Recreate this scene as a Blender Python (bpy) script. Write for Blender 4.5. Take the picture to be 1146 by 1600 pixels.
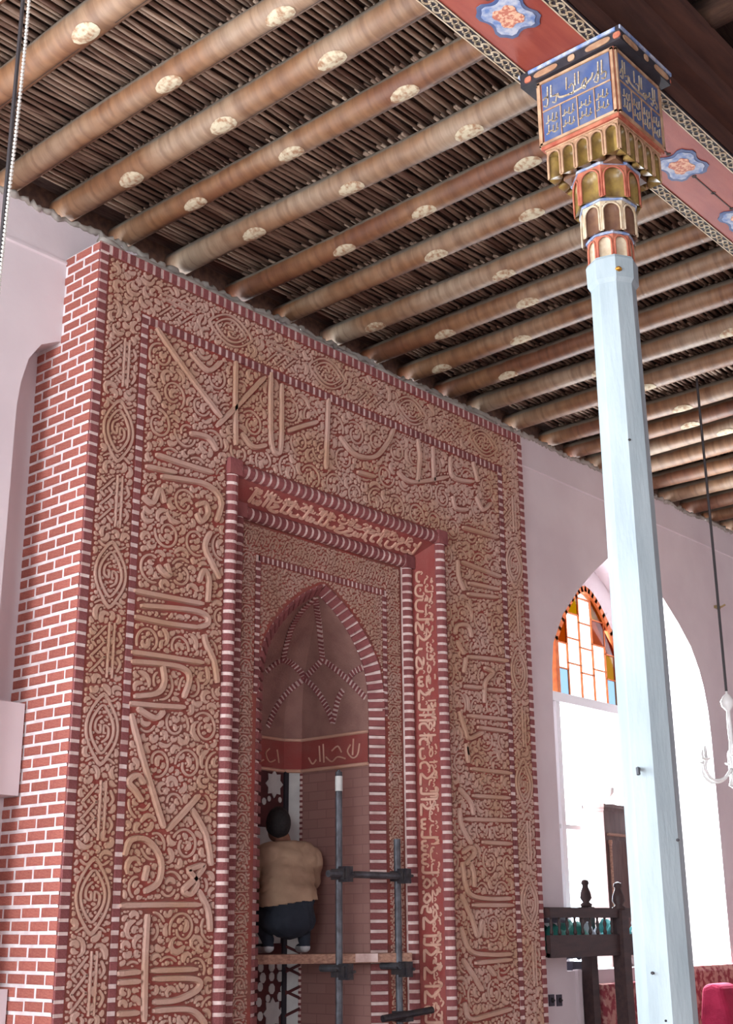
import bpy, bmesh, math, random
import numpy as np
from mathutils import Vector, Matrix, Euler
from mathutils.bvhtree import BVHTree

for _o in list(bpy.data.objects): bpy.data.objects.remove(_o)
SC = bpy.context.scene
COL = SC.collection
EYE = 1.6                      # heights below are written relative to the eye, every root is lifted by EYE at the end

# ------------------------------------------------------------------ camera
FPX, PITCH, ROLL, AZ = 2007.65, math.radians(17.947), math.radians(-0.4823), math.radians(41.2315)
FW = Vector((math.cos(PITCH)*math.cos(AZ), math.cos(PITCH)*math.sin(AZ), math.sin(PITCH)))
_r0 = Vector((math.sin(AZ), -math.cos(AZ), 0)); _u0 = _r0.cross(FW)
RT = _r0*math.cos(ROLL) + _u0*math.sin(ROLL); UP = _u0*math.cos(ROLL) - _r0*math.sin(ROLL)
cd = bpy.data.cameras.new('camera'); cam = bpy.data.objects.new('camera', cd); COL.objects.link(cam)
cd.sensor_fit = 'VERTICAL'; cd.sensor_height = 36.0; cd.lens = FPX/1600*36; cd.clip_start = 0.05; cd.clip_end = 200
cam.matrix_world = Matrix(((RT.x, UP.x, -FW.x, 0), (RT.y, UP.y, -FW.y, 0), (RT.z, UP.z, -FW.z, EYE), (0, 0, 0, 1)))
SC.camera = cam

def ray(x, y): return FW + RT*((x-573)/FPX) - UP*((y-800)/FPX)
def atY(x, y, Y): d = ray(x, y); return d*(Y/d.y)
def atX(x, y, X): d = ray(x, y); return d*(X/d.x)
def atZ(x, y, Z): d = ray(x, y); return d*(Z/d.z)

# ------------------------------------------------------------------ sky, exposure
w = bpy.data.worlds.new('daylight'); SC.world = w; w.use_nodes = True
bg = w.node_tree.nodes['Background']; bg.inputs[0].default_value = (0.90, 0.95, 1.0, 1); bg.inputs[1].default_value = 7.0
vs = SC.view_settings; vs.view_transform = 'Standard'; vs.look = 'None'; vs.gamma = 1.0; vs.use_curve_mapping = False
vs.exposure = 0.25

# ------------------------------------------------------------------ daylight at the windows, plus one added fill (the openings are built below)
def window_light(name, loc, rot, sx, sy, power, col=(0.86, 0.94, 1.0)):
    l = bpy.data.lights.new(name, 'AREA'); l.shape = 'RECTANGLE'; l.size = sx; l.size_y = sy; l.energy = power; l.color = col
    o = bpy.data.objects.new(name, l); COL.objects.link(o); o.location = loc; o.rotation_euler = rot
    return o
NY = 6.356                      # face of the back (mihrab) wall
window_light('daylight_window_1', (11.7, NY+0.45, 1.1), (math.radians(-90), 0, 0), 2.0, 3.0, 800)
window_light('daylight_window_2', (1.0, NY+0.45, 1.0), (math.radians(-90), 0, 0), 2.8, 3.2, 330)
window_light('daylight_window_3', (-3.0, NY+0.45, 1.0), (math.radians(-90), 0, 0), 2.2, 3.2, 330)
window_light('daylight_window_4', (-4.9, 3.2, 1.2), (0, math.radians(-90), 0), 3.4, 2.6, 480)
window_light('fill_light_5', (-4.9, -2.4, 1.2), (0, math.radians(-90), 0), 3.4, 2.2, 300)  # added fill from an unseen opening, brightens the mihrab face and niche

# ------------------------------------------------------------------ materials
MATS = {}
def nodes_of(m): m.use_nodes = True; nt = m.node_tree; return nt, nt.nodes['Principled BSDF']
def mat(name, col, rough=0.7, col2=None, scale=6.0, stretch=(1, 1, 1), bump=0.0, bscale=40.0, detail=4.0, contrast=(0.35, 0.65), spec=0.3, metal=0.0, rnd=0.0, coords='Object'):
    m = bpy.data.materials.new(name); nt, b = nodes_of(m); N = nt.nodes; L = nt.links
    b.inputs['Base Color'].default_value = (*col, 1); b.inputs['Roughness'].default_value = rough
    b.inputs['Specular IOR Level'].default_value = spec; b.inputs['Metallic'].default_value = metal
    tc = N.new('ShaderNodeTexCoord'); mp = N.new('ShaderNodeMapping'); mp.inputs['Scale'].default_value = stretch
    if coords == 'World':
        g = N.new('ShaderNodeNewGeometry'); L.new(g.outputs['Position'], mp.inputs['Vector'])
    else: L.new(tc.outputs[coords], mp.inputs['Vector'])
    out = None
    if col2:
        nz = N.new('ShaderNodeTexNoise'); nz.inputs['Scale'].default_value = scale; nz.inputs['Detail'].default_value = detail
        L.new(mp.outputs[0], nz.inputs['Vector'])
        r = N.new('ShaderNodeValToRGB'); r.color_ramp.elements[0].position = contrast[0]; r.color_ramp.elements[1].position = contrast[1]
        r.color_ramp.elements[0].color = (*col, 1); r.color_ramp.elements[1].color = (*col2, 1)
        L.new(nz.outputs['Fac'], r.inputs[0]); out = r.outputs[0]
        if rnd:
            oi = N.new('ShaderNodeObjectInfo'); hs = N.new('ShaderNodeHueSaturation'); mr = N.new('ShaderNodeMapRange')
            mr.inputs['To Min'].default_value = 1-rnd; mr.inputs['To Max'].default_value = 1+rnd
            L.new(oi.outputs['Random'], mr.inputs['Value']); L.new(mr.outputs[0], hs.inputs['Value']); L.new(out, hs.inputs['Color']); out = hs.outputs[0]
        L.new(out, b.inputs['Base Color'])
    if bump:
        n2 = N.new('ShaderNodeTexNoise'); n2.inputs['Scale'].default_value = bscale; n2.inputs['Detail'].default_value = 3
        L.new(mp.outputs[0], n2.inputs['Vector']); bp = N.new('ShaderNodeBump'); bp.inputs['Strength'].default_value = bump; bp.inputs['Distance'].default_value = 0.02
        L.new(n2.outputs['Fac'], bp.inputs['Height']); L.new(bp.outputs[0], b.inputs['Normal'])
    MATS[name] = m; return m

def rgb(r, g, b):
    f = lambda c: (c/255/12.92) if c/255 <= 0.04045 else ((c/255+0.055)/1.055)**2.4
    return (f(r), f(g), f(b))

mat('plaster', rgb(226, 216, 219), 0.9, rgb(216, 204, 208), 1.5, bump=0.08, bscale=14)
mat('plaster_grey', rgb(176, 170, 162), 0.9, rgb(150, 143, 134), 5, bump=0.3, bscale=12)
mat('carpet', rgb(150, 116, 112), 0.95, rgb(170, 146, 134), 9, bump=0.3, bscale=160)
mat('brick', rgb(176, 108, 94), 0.85, rgb(156, 88, 80), 9, bump=0.25, bscale=60, rnd=0.12)
mat('brick_dark', rgb(138, 82, 80), 0.85, rgb(120, 66, 68), 9, bump=0.25, bscale=60, rnd=0.14)
mat('mortar', rgb(236, 228, 228), 0.9, rgb(214, 203, 204), 12, bump=0.2, bscale=50)
mat('mortar_warm', rgb(226, 206, 200), 0.9, rgb(190, 160, 152), 9, bump=0.2, bscale=50)
mat('ground_red', rgb(132, 82, 72), 0.9, rgb(146, 70, 62), 5, bump=0.2, bscale=80)
mat('ground_scarlet', rgb(146, 82, 76), 0.9, rgb(144, 68, 64), 7, bump=0.2, bscale=80)
mat('terracotta', rgb(190, 156, 142), 0.85, rgb(182, 144, 120), 2.2, bump=0.25, bscale=90, contrast=(0.4, 0.62))
mat('terracotta_pale', rgb(204, 164, 146), 0.85, rgb(192, 146, 124), 3, bump=0.2, bscale=90)
mat('terracotta_fine', rgb(182, 150, 138), 0.85, rgb(174, 138, 120), 3, bump=0.25, bscale=120)
mat('niche_clay', rgb(158, 120, 110), 0.9, rgb(140, 104, 96), 7, bump=0.4, bscale=70)
mat('lattice_dark', rgb(86, 44, 44), 0.8, rgb(70, 36, 38), 8)
mat('lattice_pale', rgb(196, 196, 192), 0.8, rgb(178, 178, 176), 8)
mat('lattice_frame', rgb(56, 52, 58), 0.8, rgb(44, 42, 48), 8)
mat('column_paint', rgb(162, 174, 178), 0.55, rgb(146, 159, 164), 3, stretch=(3, 3, .6), bump=0.12, bscale=20)
mat('gold', rgb(190, 140, 50), 0.35, rgb(160, 110, 40), 30, metal=0.6)
mat('iron', rgb(96, 98, 104), 0.5, rgb(70, 68, 72), 14, metal=0.5, bump=0.2)
mat('iron_dark', rgb(48, 46, 52), 0.5, rgb(66, 60, 60), 24, metal=0.4, bump=0.3)
mat('plank_wood', rgb(172, 132, 112), 0.8, rgb(134, 98, 84), 5, stretch=(1, 14, 14), bump=0.3)
mat('dark_wood', rgb(66, 48, 46), 0.45, rgb(50, 36, 38), 4, stretch=(1, 6, 6), bump=0.15)
mat('cabinet_wood', rgb(104, 78, 72), 0.5, rgb(84, 60, 58), 4, stretch=(6, 6, 1), bump=0.1)
mat('shaded_wood', rgb(92, 66, 52), 0.9, rgb(66, 46, 38), 4, stretch=(6, 1, 6), bump=0.3)  # dark tone carries the shade of the south bay and wall-head gaps
mat('stick', rgb(100, 74, 62), 0.9, rgb(176, 154, 134), 1.0, stretch=(1.6, 17, 3), bump=0.3, bscale=30, contrast=(0.36, 0.7), detail=3, coords='World')
mat('mat_dark', rgb(48, 34, 30), 0.95, rgb(74, 58, 50), 3, stretch=(3, 30, 3), bump=0.4, coords='World')
mat('girder_red', rgb(152, 76, 60), 0.6, rgb(136, 62, 52), 3, stretch=(1, 5, 1), bump=0.08)
mat('girder_side', rgb(84, 54, 44), 0.8, rgb(66, 42, 36), 3, stretch=(1, 6, 6), bump=0.2)
mat('paint_black', rgb(40, 38, 44), 0.7, rgb(54, 48, 52), 20)
mat('paint_cream', rgb(204, 190, 166), 0.7, rgb(176, 152, 122), 20)
mat('paint_ochre', rgb(184, 152, 122), 0.7, rgb(150, 112, 86), 16)
mat('paint_blue', rgb(62, 80, 124), 0.65, rgb(92, 100, 126), 12, bump=0.1)
mat('paint_lightblue', rgb(98, 122, 168), 0.65, rgb(176, 180, 190), 26)
mat('paint_redbrown', rgb(150, 74, 58), 0.7, rgb(176, 108, 84), 20)
mat('cell_gold', rgb(150, 124, 66), 0.4, rgb(108, 84, 50), 18, bump=0.1, spec=0.5)
mat('cell_brown', rgb(120, 88, 66), 0.6, rgb(96, 64, 52), 18, bump=0.1)
mat('flower', rgb(214, 170, 140), 0.7, rgb(176, 104, 84), 60, contrast=(0.45, 0.55))
mat('medallion_paint', rgb(184, 172, 146), 0.8, rgb(144, 110, 84), 30, contrast=(0.45, 0.65))
mat('line_paint', rgb(70, 58, 54), 0.8)
mat('shirt', rgb(172, 144, 120), 0.9, rgb(150, 122, 102), 6, bump=0.3, bscale=16)
mat('trousers', rgb(44, 50, 60), 0.9, rgb(34, 38, 48), 6, bump=0.3, bscale=16)
mat('skin', rgb(132, 90, 72), 0.6, rgb(120, 80, 64), 10)
mat('hair', rgb(26, 24, 26), 0.6, rgb(38, 34, 34), 40, bump=0.5, bscale=120)
mat('shoe_white', rgb(190, 188, 188), 0.7)
mat('cable', rgb(60, 56, 58), 0.6)
mat('bead', rgb(206, 204, 196), 0.25, spec=0.6)
mat('opal_glass', rgb(240, 240, 238), 0.2, spec=0.6)
mat('brass', rgb(170, 150, 110), 0.35, metal=0.7)
mat('teal_cloth', rgb(70, 160, 160), 0.9, rgb(40, 112, 116), 8, bump=0.4, bscale=12)
mat('green_cloth', rgb(48, 124, 112), 0.9, rgb(30, 88, 84), 8, bump=0.4, bscale=12)
mat('white_cloth', rgb(206, 214, 222), 0.9, rgb(180, 190, 204), 8, bump=0.4, bscale=12)
mat('dark_cloth', rgb(60, 58, 70), 0.9, rgb(78, 74, 84), 10, bump=0.4, bscale=12)
mat('carpet_cover', rgb(142, 62, 70), 0.95, rgb(186, 134, 126), 14, contrast=(0.45, 0.56), bump=0.4, bscale=60)
mat('magenta', rgb(170, 40, 74), 0.9, rgb(140, 26, 58), 6, bump=0.3)
mat('socket', rgb(70, 66, 78), 0.5)
mat('frame_white', rgb(226, 226, 228), 0.6)
mat('frame_orange', rgb(226, 128, 70), 0.6, rgb(206, 104, 56), 12)

def painted_beam():
    m = bpy.data.materials.new('painted_beam'); nt, b = nodes_of(m); N = nt.nodes; L = nt.links
    tc = N.new('ShaderNodeTexCoord'); oi = N.new('ShaderNodeObjectInfo')
    mp = N.new('ShaderNodeMapping'); mp.inputs['Scale'].default_value = (3, 1.0, 3); L.new(tc.outputs['Object'], mp.inputs[0])
    ad = N.new('ShaderNodeVectorMath'); ad.operation = 'ADD'; cmb = N.new('ShaderNodeCombineXYZ')
    ml = N.new('ShaderNodeMath'); ml.operation = 'MULTIPLY'; ml.inputs[1].default_value = 37; L.new(oi.outputs['Random'], ml.inputs[0]); L.new(ml.outputs[0], cmb.inputs[1])
    L.new(mp.outputs[0], ad.inputs[0]); L.new(cmb.outputs[0], ad.inputs[1])
    n1 = N.new('ShaderNodeTexNoise'); n1.inputs['Scale'].default_value = 1.3; n1.inputs['Detail'].default_value = 3; L.new(ad.outputs[0], n1.inputs['Vector'])
    r1 = N.new('ShaderNodeValToRGB'); e = r1.color_ramp.elements
    e[0].position = 0.3; e[0].color = (*rgb(108, 66, 42), 1); e[1].position = 0.78; e[1].color = (*rgb(150, 128, 106), 1)
    k = e.new(0.5); k.color = (*rgb(128, 90, 60), 1)
    sh = N.new('ShaderNodeMath'); sh.operation = 'MULTIPLY_ADD'; sh.inputs[1].default_value = 0.34; L.new(oi.outputs['Random'], sh.inputs[0])
    sb = N.new('ShaderNodeMath'); sb.operation = 'SUBTRACT'; sb.inputs[1].default_value = 0.17; L.new(n1.outputs['Fac'], sb.inputs[0]); L.new(sb.outputs[0], sh.inputs[2])
    L.new(sh.outputs[0], r1.inputs[0])
    # brush bands across the log
    mp2 = N.new('ShaderNodeMapping'); mp2.inputs['Scale'].default_value = (2, 14, 2); L.new(tc.outputs['Object'], mp2.inputs[0])
    n2 = N.new('ShaderNodeTexNoise'); n2.inputs['Scale'].default_value = 1.5; n2.inputs['Detail'].default_value = 3; n2.inputs['Distortion'].default_value = 0.6; L.new(mp2.outputs[0], n2.inputs['Vector'])
    r2 = N.new('ShaderNodeValToRGB'); r2.color_ramp.elements[0].position = 0.3; r2.color_ramp.elements[0].color = (0.5, 0.42, 0.38, 1); r2.color_ramp.elements[1].position = 0.62; r2.color_ramp.elements[1].color = (1, 1, 1, 1)
    L.new(n2.outputs['Fac'], r2.inputs[0])
    mx = N.new('ShaderNodeMix'); mx.data_type = 'RGBA'; mx.blend_type = 'MULTIPLY'; mx.inputs[0].default_value = 0.75
    L.new(r1.outputs[0], mx.inputs[6]); L.new(r2.outputs[0], mx.inputs[7])
    # the upper third of every log is bare grey dusty timber
    sp = N.new('ShaderNodeSeparateXYZ'); L.new(tc.outputs['Object'], sp.inputs[0])
    n3 = N.new('ShaderNodeTexNoise'); n3.inputs['Scale'].default_value = 7; L.new(tc.outputs['Object'], n3.inputs['Vector'])
    m3 = N.new('ShaderNodeMath'); m3.operation = 'MULTIPLY_ADD'; m3.inputs[1].default_value = 0.03; L.new(n3.outputs['Fac'], m3.inputs[0]); L.new(sp.outputs[2], m3.inputs[2])
    mr = N.new('ShaderNodeMapRange'); mr.inputs['From Min'].default_value = 0.026; mr.inputs['From Max'].default_value = 0.042; L.new(m3.outputs[0], mr.inputs['Value'])
    m4 = N.new('ShaderNodeMix'); m4.data_type = 'RGBA'; m4.inputs[7].default_value = (*rgb(120, 110, 98), 1)
    L.new(mr.outputs[0], m4.inputs[0]); L.new(mx.outputs[2], m4.inputs[6]); L.new(m4.outputs[2], b.inputs['Base Color'])
    b.inputs['Roughness'].default_value = 0.6
    bp = N.new('ShaderNodeBump'); bp.inputs['Strength'].default_value = 0.3; bp.inputs['Distance'].default_value = 0.02; L.new(n2.outputs['Fac'], bp.inputs['Height']); L.new(bp.outputs[0], b.inputs['Normal'])
    MATS['painted_beam'] = m
painted_beam()

def niche_brick():
    m = bpy.data.materials.new('niche_brick'); nt, b = nodes_of(m); N = nt.nodes; L = nt.links
    g = N.new('ShaderNodeNewGeometry'); sp = N.new('ShaderNodeSeparateXYZ'); L.new(g.outputs['Position'], sp.inputs[0])
    ad = N.new('ShaderNodeMath'); ad.operation = 'ADD'; L.new(sp.outputs[0], ad.inputs[0]); L.new(sp.outputs[1], ad.inputs[1])
    cb = N.new('ShaderNodeCombineXYZ'); L.new(ad.outputs[0], cb.inputs[0]); L.new(sp.outputs[2], cb.inputs[1])
    t = N.new('ShaderNodeTexBrick'); t.inputs['Scale'].default_value = 1; t.inputs['Brick Width'].default_value = 0.18; t.inputs['Row Height'].default_value = 0.068; t.inputs['Mortar Size'].default_value = 0.004
    t.inputs['Color1'].default_value = (*rgb(152, 112, 104), 1); t.inputs['Color2'].default_value = (*rgb(144, 104, 96), 1); t.inputs['Mortar'].default_value = (*rgb(134, 96, 90), 1)
    L.new(cb.outputs[0], t.inputs['Vector']); L.new(t.outputs['Color'], b.inputs['Base Color']); b.inputs['Roughness'].default_value = 0.85
    MATS['niche_brick'] = m
niche_brick()

def glass(name, col):
    m = bpy.data.materials.new(name); nt, b = nodes_of(m); N = nt.nodes; L = nt.links
    t = N.new('ShaderNodeBsdfTransparent'); t.inputs[0].default_value = (*col, 1)
    gl = N.new('ShaderNodeBsdfGlossy'); gl.inputs['Roughness'].default_value = 0.05
    ms = N.new('ShaderNodeMixShader'); ms.inputs[0].default_value = 0.04
    L.new(t.outputs[0], ms.inputs[1]); L.new(gl.outputs[0], ms.inputs[2]); L.new(ms.outputs[0], N['Material Output'].inputs[0])
    MATS[name] = m
glass('glass_clear', (0.9, 0.93, 0.95)); glass('glass_orange', (0.22, 0.075, 0.006)); glass('glass_yellow', (0.26, 0.17, 0.012))
glass('glass_white', (0.6, 0.62, 0.6)); glass('glass_blue', (0.26, 0.33, 0.40)); glass('glass_green', (0.14, 0.22, 0.13))

# ------------------------------------------------------------------ mesh helpers
class MB:
    def __init__(s): s.v = []; s.f = []; s.mi = []; s.cur = 0
    def add(s, vs, fs):
        b = len(s.v); s.v.extend([tuple(p) for p in vs])
        for f in fs: s.f.append(tuple(i+b for i in f)); s.mi.append(s.cur)
    def box(s, lo, hi):
        (a, b, c), (d, e, f) = lo, hi
        s.add([(a, b, c), (d, b, c), (d, e, c), (a, e, c), (a, b, f), (d, b, f), (d, e, f), (a, e, f)],
              [(0, 3, 2, 1), (4, 5, 6, 7), (0, 1, 5, 4), (1, 2, 6, 5), (2, 3, 7, 6), (3, 0, 4, 7)])
    def obox(s, c, ax, ay, az, sx, sy, sz):
        c = Vector(c); P = []
        for k in (-1, 1):
            for i, j in ((-1, -1), (1, -1), (1, 1), (-1, 1)): P.append(c+ax*(i*sx/2)+ay*(j*sy/2)+az*(k*sz/2))
        s.add(P, [(0, 3, 2, 1), (4, 5, 6, 7), (0, 1, 5, 4), (1, 2, 6, 5), (2, 3, 7, 6), (3, 0, 4, 7)])
    def tube(s, path, rad, n=8, caps=True):
        path = [Vector(p) for p in path]; m = len(path)
        if not hasattr(rad, '__len__'): rad = [rad]*m
        rings = []; prev = None
        for i, p in enumerate(path):
            t = (path[min(i+1, m-1)]-path[max(i-1, 0)]).normalized()
            if prev is None:
                a = Vector((0, 0, 1)) if abs(t.z) < 0.9 else Vector((1, 0, 0)); n1 = (a-t*a.dot(t)).normalized()
            else: n1 = (prev-t*prev.dot(t)).normalized()
            prev = n1; n2 = t.cross(n1)
            rings.append([p+n1*(math.cos(2*math.pi*k/n)*rad[i])+n2*(math.sin(2*math.pi*k/n)*rad[i]) for k in range(n)])
        vs = [q for r in rings for q in r]; fs = []
        for i in range(m-1):
            for k in range(n): fs.append((i*n+k, i*n+(k+1) % n, (i+1)*n+(k+1) % n, (i+1)*n+k))
        if caps: fs.append(tuple(range(n))[::-1]); fs.append(tuple((m-1)*n+k for k in range(n)))
        s.add(vs, fs)
    def lathe(s, c, prof, n=12, axis=None):
        c = Vector(c); vs = []; fs = []
        for r, z in prof:
            for k in range(n): vs.append(c+Vector((r*math.cos(2*math.pi*k/n), r*math.sin(2*math.pi*k/n), z)))
        for i in range(len(prof)-1):
            for k in range(n): fs.append((i*n+k, i*n+(k+1) % n, (i+1)*n+(k+1) % n, (i+1)*n+k))
        fs.append(tuple(range(n))[::-1]); fs.append(tuple((len(prof)-1)*n+k for k in range(n)))
        s.add(vs, fs)
    def prism(s, poly, f0, f1):
        """poly: list of 2-D points, f0/f1 map a 2-D point to the two end faces"""
        n = len(poly); s.add([f0(p) for p in poly]+[f1(p) for p in poly], [tuple(range(n))[::-1], tuple(range(n, 2*n))]+[(i, (i+1) % n, n+(i+1) % n, n+i) for i in range(n)])
    def mesh(s, name, mats, smooth=False):
        me = bpy.data.meshes.new(name); me.from_pydata(s.v, [], s.f)
        for k in (mats if isinstance(mats, (list, tuple)) else [mats]): me.materials.append(MATS[k])
        if any(s.mi): me.polygons.foreach_set('material_index', s.mi)
        if smooth: me.polygons.foreach_set('use_smooth', [True]*len(me.polygons))
        me.update(); return me
    def build(s, name, mats, parent=None, smooth=False, recalc=True, **tags):
        me = s.mesh(name, mats, smooth)
        if recalc:
            b = bmesh.new(); b.from_mesh(me); bmesh.ops.recalc_face_normals(b, faces=b.faces); b.to_mesh(me); b.free()
        return link(name, me, parent, **tags)

def link(name, me, parent=None, **tags):
    o = bpy.data.objects.new(name, me); COL.objects.link(o)
    if parent is not None:
        o.parent = parent; o.matrix_parent_inverse = ABS[parent].inverted()
        ABS[o] = ABS[parent] if False else Matrix.Identity(4)
    else: ABS[o] = Matrix.Identity(4)
    for k, v in tags.items(): o[k] = v
    return o
class _Abs(dict):
    def __getitem__(s, o): return dict.get(s, o.name, Matrix.Identity(4))
    def __setitem__(s, o, m): dict.__setitem__(s, o.name, m)
ABS = _Abs()
def thing(name, label, cat, base=(0, 0, 0), group=None):
    o = bpy.data.objects.new(name, None); COL.objects.link(o); o.empty_display_size = 0.1; o.location = base
    ABS[o] = Matrix.Translation(base); o['label'] = label; o['category'] = cat
    if group: o['group'] = group
    return o
def tag(o, label, cat, group=None):
    o['label'] = label; o['category'] = cat
    if group: o['group'] = group
    return o
def place(name, me, parent, M, **tags):
    """a copy of shared mesh data at world matrix M under parent"""
    o = link(name, me, parent, **tags); o.matrix_basis = M; ABS[o] = M; return o
def smooth_path(pts, sub=5):
    P = [np.array(p, float) for p in pts]; out = []
    for i in range(len(P)-1):
        p0 = P[max(i-1, 0)]; p1 = P[i]; p2 = P[i+1]; p3 = P[min(i+2, len(P)-1)]
        for k in range(sub):
            t = k/sub; out.append(0.5*((2*p1)+(-p0+p2)*t+(2*p0-5*p1+4*p2-p3)*t*t+(-p0+3*p1-3*p2+p3)*t**3))
    out.append(P[-1]); return np.array(out)
X_, Y_, Z_ = Vector((1, 0, 0)), Vector((0, 1, 0)), Vector((0, 0, 1))

# ================================================================== the room
FLOOR = -EYE; BEAMZ = 4.45; BR = 0.085; CEILZ = BEAMZ+2*BR+0.032; XW, XE, YS = -5.0, 17.0, -6.0
m = MB(); m.box((XW-.3, YS-.3, FLOOR-0.1), (XE+.3, NY+1.2, FLOOR)); m.build('floor', 'carpet', kind='structure')

def arch_curve(x0, x1, zs, za, n=18, p=1.6):
    """pointed arch from (x0,zs) over the apex to (x1,zs)"""
    c = (x0+x1)/2; h = (x1-x0)/2; out = []
    for i in range(n+1):
        t = -1+2*i/n; out.append((c+h*t, zs+(za-zs)*max(0, 1-abs(t)**p*0.42-abs(t)**7*0.58)))
    return out
def curve_pts(half, pts): return pts
# the arch of the window that is seen beside the column
win_arch = [(9.78, 1.9), (9.80, 2.25), (9.84, 2.48), (10.03, 2.78), (10.34, 3.08), (10.66, 3.33), (10.98, 3.55), (11.29, 3.72),
            (11.60, 3.57), (11.83, 3.42), (12.04, 3.265), (12.30, 3.07), (12.53, 2.858), (12.68, 2.62), (12.75, 2.435), (12.80, 2.2), (12.82, 1.9)]
left_arch = [(4.033, 2.9), (4.035, 3.05), (4.05, 3.2), (4.092, 3.371), (4.175, 3.496), (4.30, 3.56), (4.6, 3.6), (8.6, 3.6)]
def wall_openings(name, x0, x1, zb, zt, ops, P, depth, material='plaster'):
    """P(x, z, d) -> world; ops: (sill z, arch points)"""
    b = MB(); cur = x0
    def q(pts): b.add(pts, [(0, 1, 2, 3)])
    for sill, arch, dep in ops:
        a0 = arch[0][0]; a1 = arch[-1][0]
        q([P(cur, zb, 0), P(a0, zb, 0), P(a0, zt, 0), P(cur, zt, 0)])
        for (xa, za), (xb, zbb) in zip(arch[:-1], arch[1:]):
            q([P(xa, za, 0), P(xb, zbb, 0), P(xb, zt, 0), P(xa, zt, 0)])
            if sill > zb: q([P(xa, zb, 0), P(xb, zb, 0), P(xb, sill, 0), P(xa, sill, 0)])
            q([P(xa, za, 0), P(xb, zbb, 0), P(xb, zbb, dep), P(xa, za, dep)])
            q([P(xa, sill, 0), P(xb, sill, 0), P(xb, sill, dep), P(xa, sill, dep)])
        for xx, zz in (arch[0], arch[-1]): q([P(xx, sill, 0), P(xx, zz, 0), P(xx, zz, dep), P(xx, sill, dep)])
        cur = a1
    q([P(cur, zb, 0), P(x1, zb, 0), P(x1, zt, 0), P(cur, zt, 0)])
    return b.build(name, material, kind='structure')
SILL = -0.36
far_arch = arch_curve(-0.7, 2.7, 2.2, 3.65); far_arch2 = arch_curve(-4.3, -1.7, 2.2, 3.65)
WALLTOP = 4.43
WB = wall_openings('wall_back', XW, XE, FLOOR, WALLTOP,
    [(SILL, far_arch2, 0.6), (SILL, far_arch, 0.6), (FLOOR, left_arch, 0.245), (SILL, win_arch, 0.6)], lambda x, z, d: Vector((x, NY+d, z)), 0.6)
m = MB(); m.box((3.9, NY+0.245, FLOOR), (4.9, NY+0.30, 3.75)); m.build('recess_back', 'plaster', WB)
wn = [arch_curve(-3.6, -1.2, 1.9, 3.2), arch_curve(1.9, 4.5, 1.9, 3.2)]
wall_openings('wall_left', YS, NY, FLOOR, WALLTOP, [(-0.5, wn[0], 0.4), (-0.5, wn[1], 0.4)], lambda y, z, d: Vector((XW-d, y, z)), 0.4)
m = MB(); m.box((XW, YS-.3, FLOOR), (XE, YS, WALLTOP)); m.build('wall_front', 'plaster', kind='structure')
m = MB(); m.box((XE, YS, FLOOR), (XE+0.3, NY, WALLTOP)); m.build('wall_right', 'plaster', kind='structure')
# raised plaster line below the beams
for i, (a, b_) in enumerate(((XW, 4.31), (8.9, XE))):
    m = MB(); m.tube([(a, NY-0.004, 4.115), (b_, NY-0.004, 4.115)], 0.016, 6); m.build('trim_%d' % (i+1), 'plaster', kind='structure')
# plaster ledge boxes in the recess beside the brick flank
m = MB(); m.box((3.2, NY+0.075, 0.735), (4.30, NY+0.25, 1.262)); m.box((3.2, NY+0.04, -1.6), (4.30, NY+0.25, -0.30)); m.build('trim_3', 'plaster', kind='structure')
# timber wall plates behind the beam ends, coloured dark for the shaded gaps, and the rough plaster lip at the wall head
for nm, lo, hi in (('trim_4', (XW, NY+.10, WALLTOP), (XE, NY+.25, CEILZ)), ('trim_5', (XW-.25, YS, WALLTOP), (XW-.10, NY, CEILZ)), ('trim_6', (XW, YS-.25, WALLTOP), (XE, YS-.10, CEILZ)), ('trim_7', (XE, YS, WALLTOP), (XE+.2, NY, CEILZ))):
    m = MB(); m.box(lo, hi); m.build(nm, 'shaded_wood', kind='structure')
m = MB(); rnd = random.Random(4); lip = []
for i in range(600):
    x = 2.0+i*0.025; lip.append((x, NY-.006+rnd.uniform(-.010, .010), WALLTOP-.004+rnd.uniform(-.012, .012)+.016*math.sin(x*5.1)*math.sin(x*2.3)))
m.tube(lip, [rnd.uniform(.010, .030) for _ in lip], 7)
m.build('trim_8', 'plaster_grey', kind='structure', smooth=True)
# window beside the column: two lancets with coloured fanlights in the depth of the opening
WY = NY+0.5
def lancet(c, h, zs, za, n=9):
    L = []
    for i in range(2*n+1):
        t = -1+i/n; L.append((c+h*t, zs+(za-zs)*(1-abs(t)**1.7)))
    return L
W1 = thing('window_1', 'x', 'x', (11.3, WY, SILL)); del W1['label']; del W1['category']; W1['kind'] = 'structure'
def bar(b, pts, wd, dp, Y=WY):
    for (x0, z0), (x1, z1) in zip(pts[:-1], pts[1:]):
        d = Vector((x1-x0, 0, z1-z0)); l = d.length; d.normalize(); nn = Vector((-d.z, 0, d.x))
        b.obox(((x0+x1)/2, Y, (z0+z1)/2), d, Y_, nn, l+wd*0.6, dp, wd)
ZT = 2.13
L1 = lancet(11.22, 0.60, 2.72, 3.33); L2 = lancet(12.45, 0.60, 2.72, 3.33)
for Lc in (L1, L2):
    b = MB(); bar(b, [(Lc[0][0], ZT)]+Lc+[(Lc[-1][0], ZT)], 0.06, 0.07); b.build('fanlight_frame', 'frame_orange', W1)
b = MB(); bar(b, [(9.7, ZT), (12.95, ZT)], 0.09, 0.08); b.build('transom', 'frame_white', W1)
for xx in (10.58, 11.835, 12.9): 
    b = MB(); bar(b, [(xx, SILL), (xx, ZT)], 0.07, 0.07); b.build('mullion', 'frame_white', W1)
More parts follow.
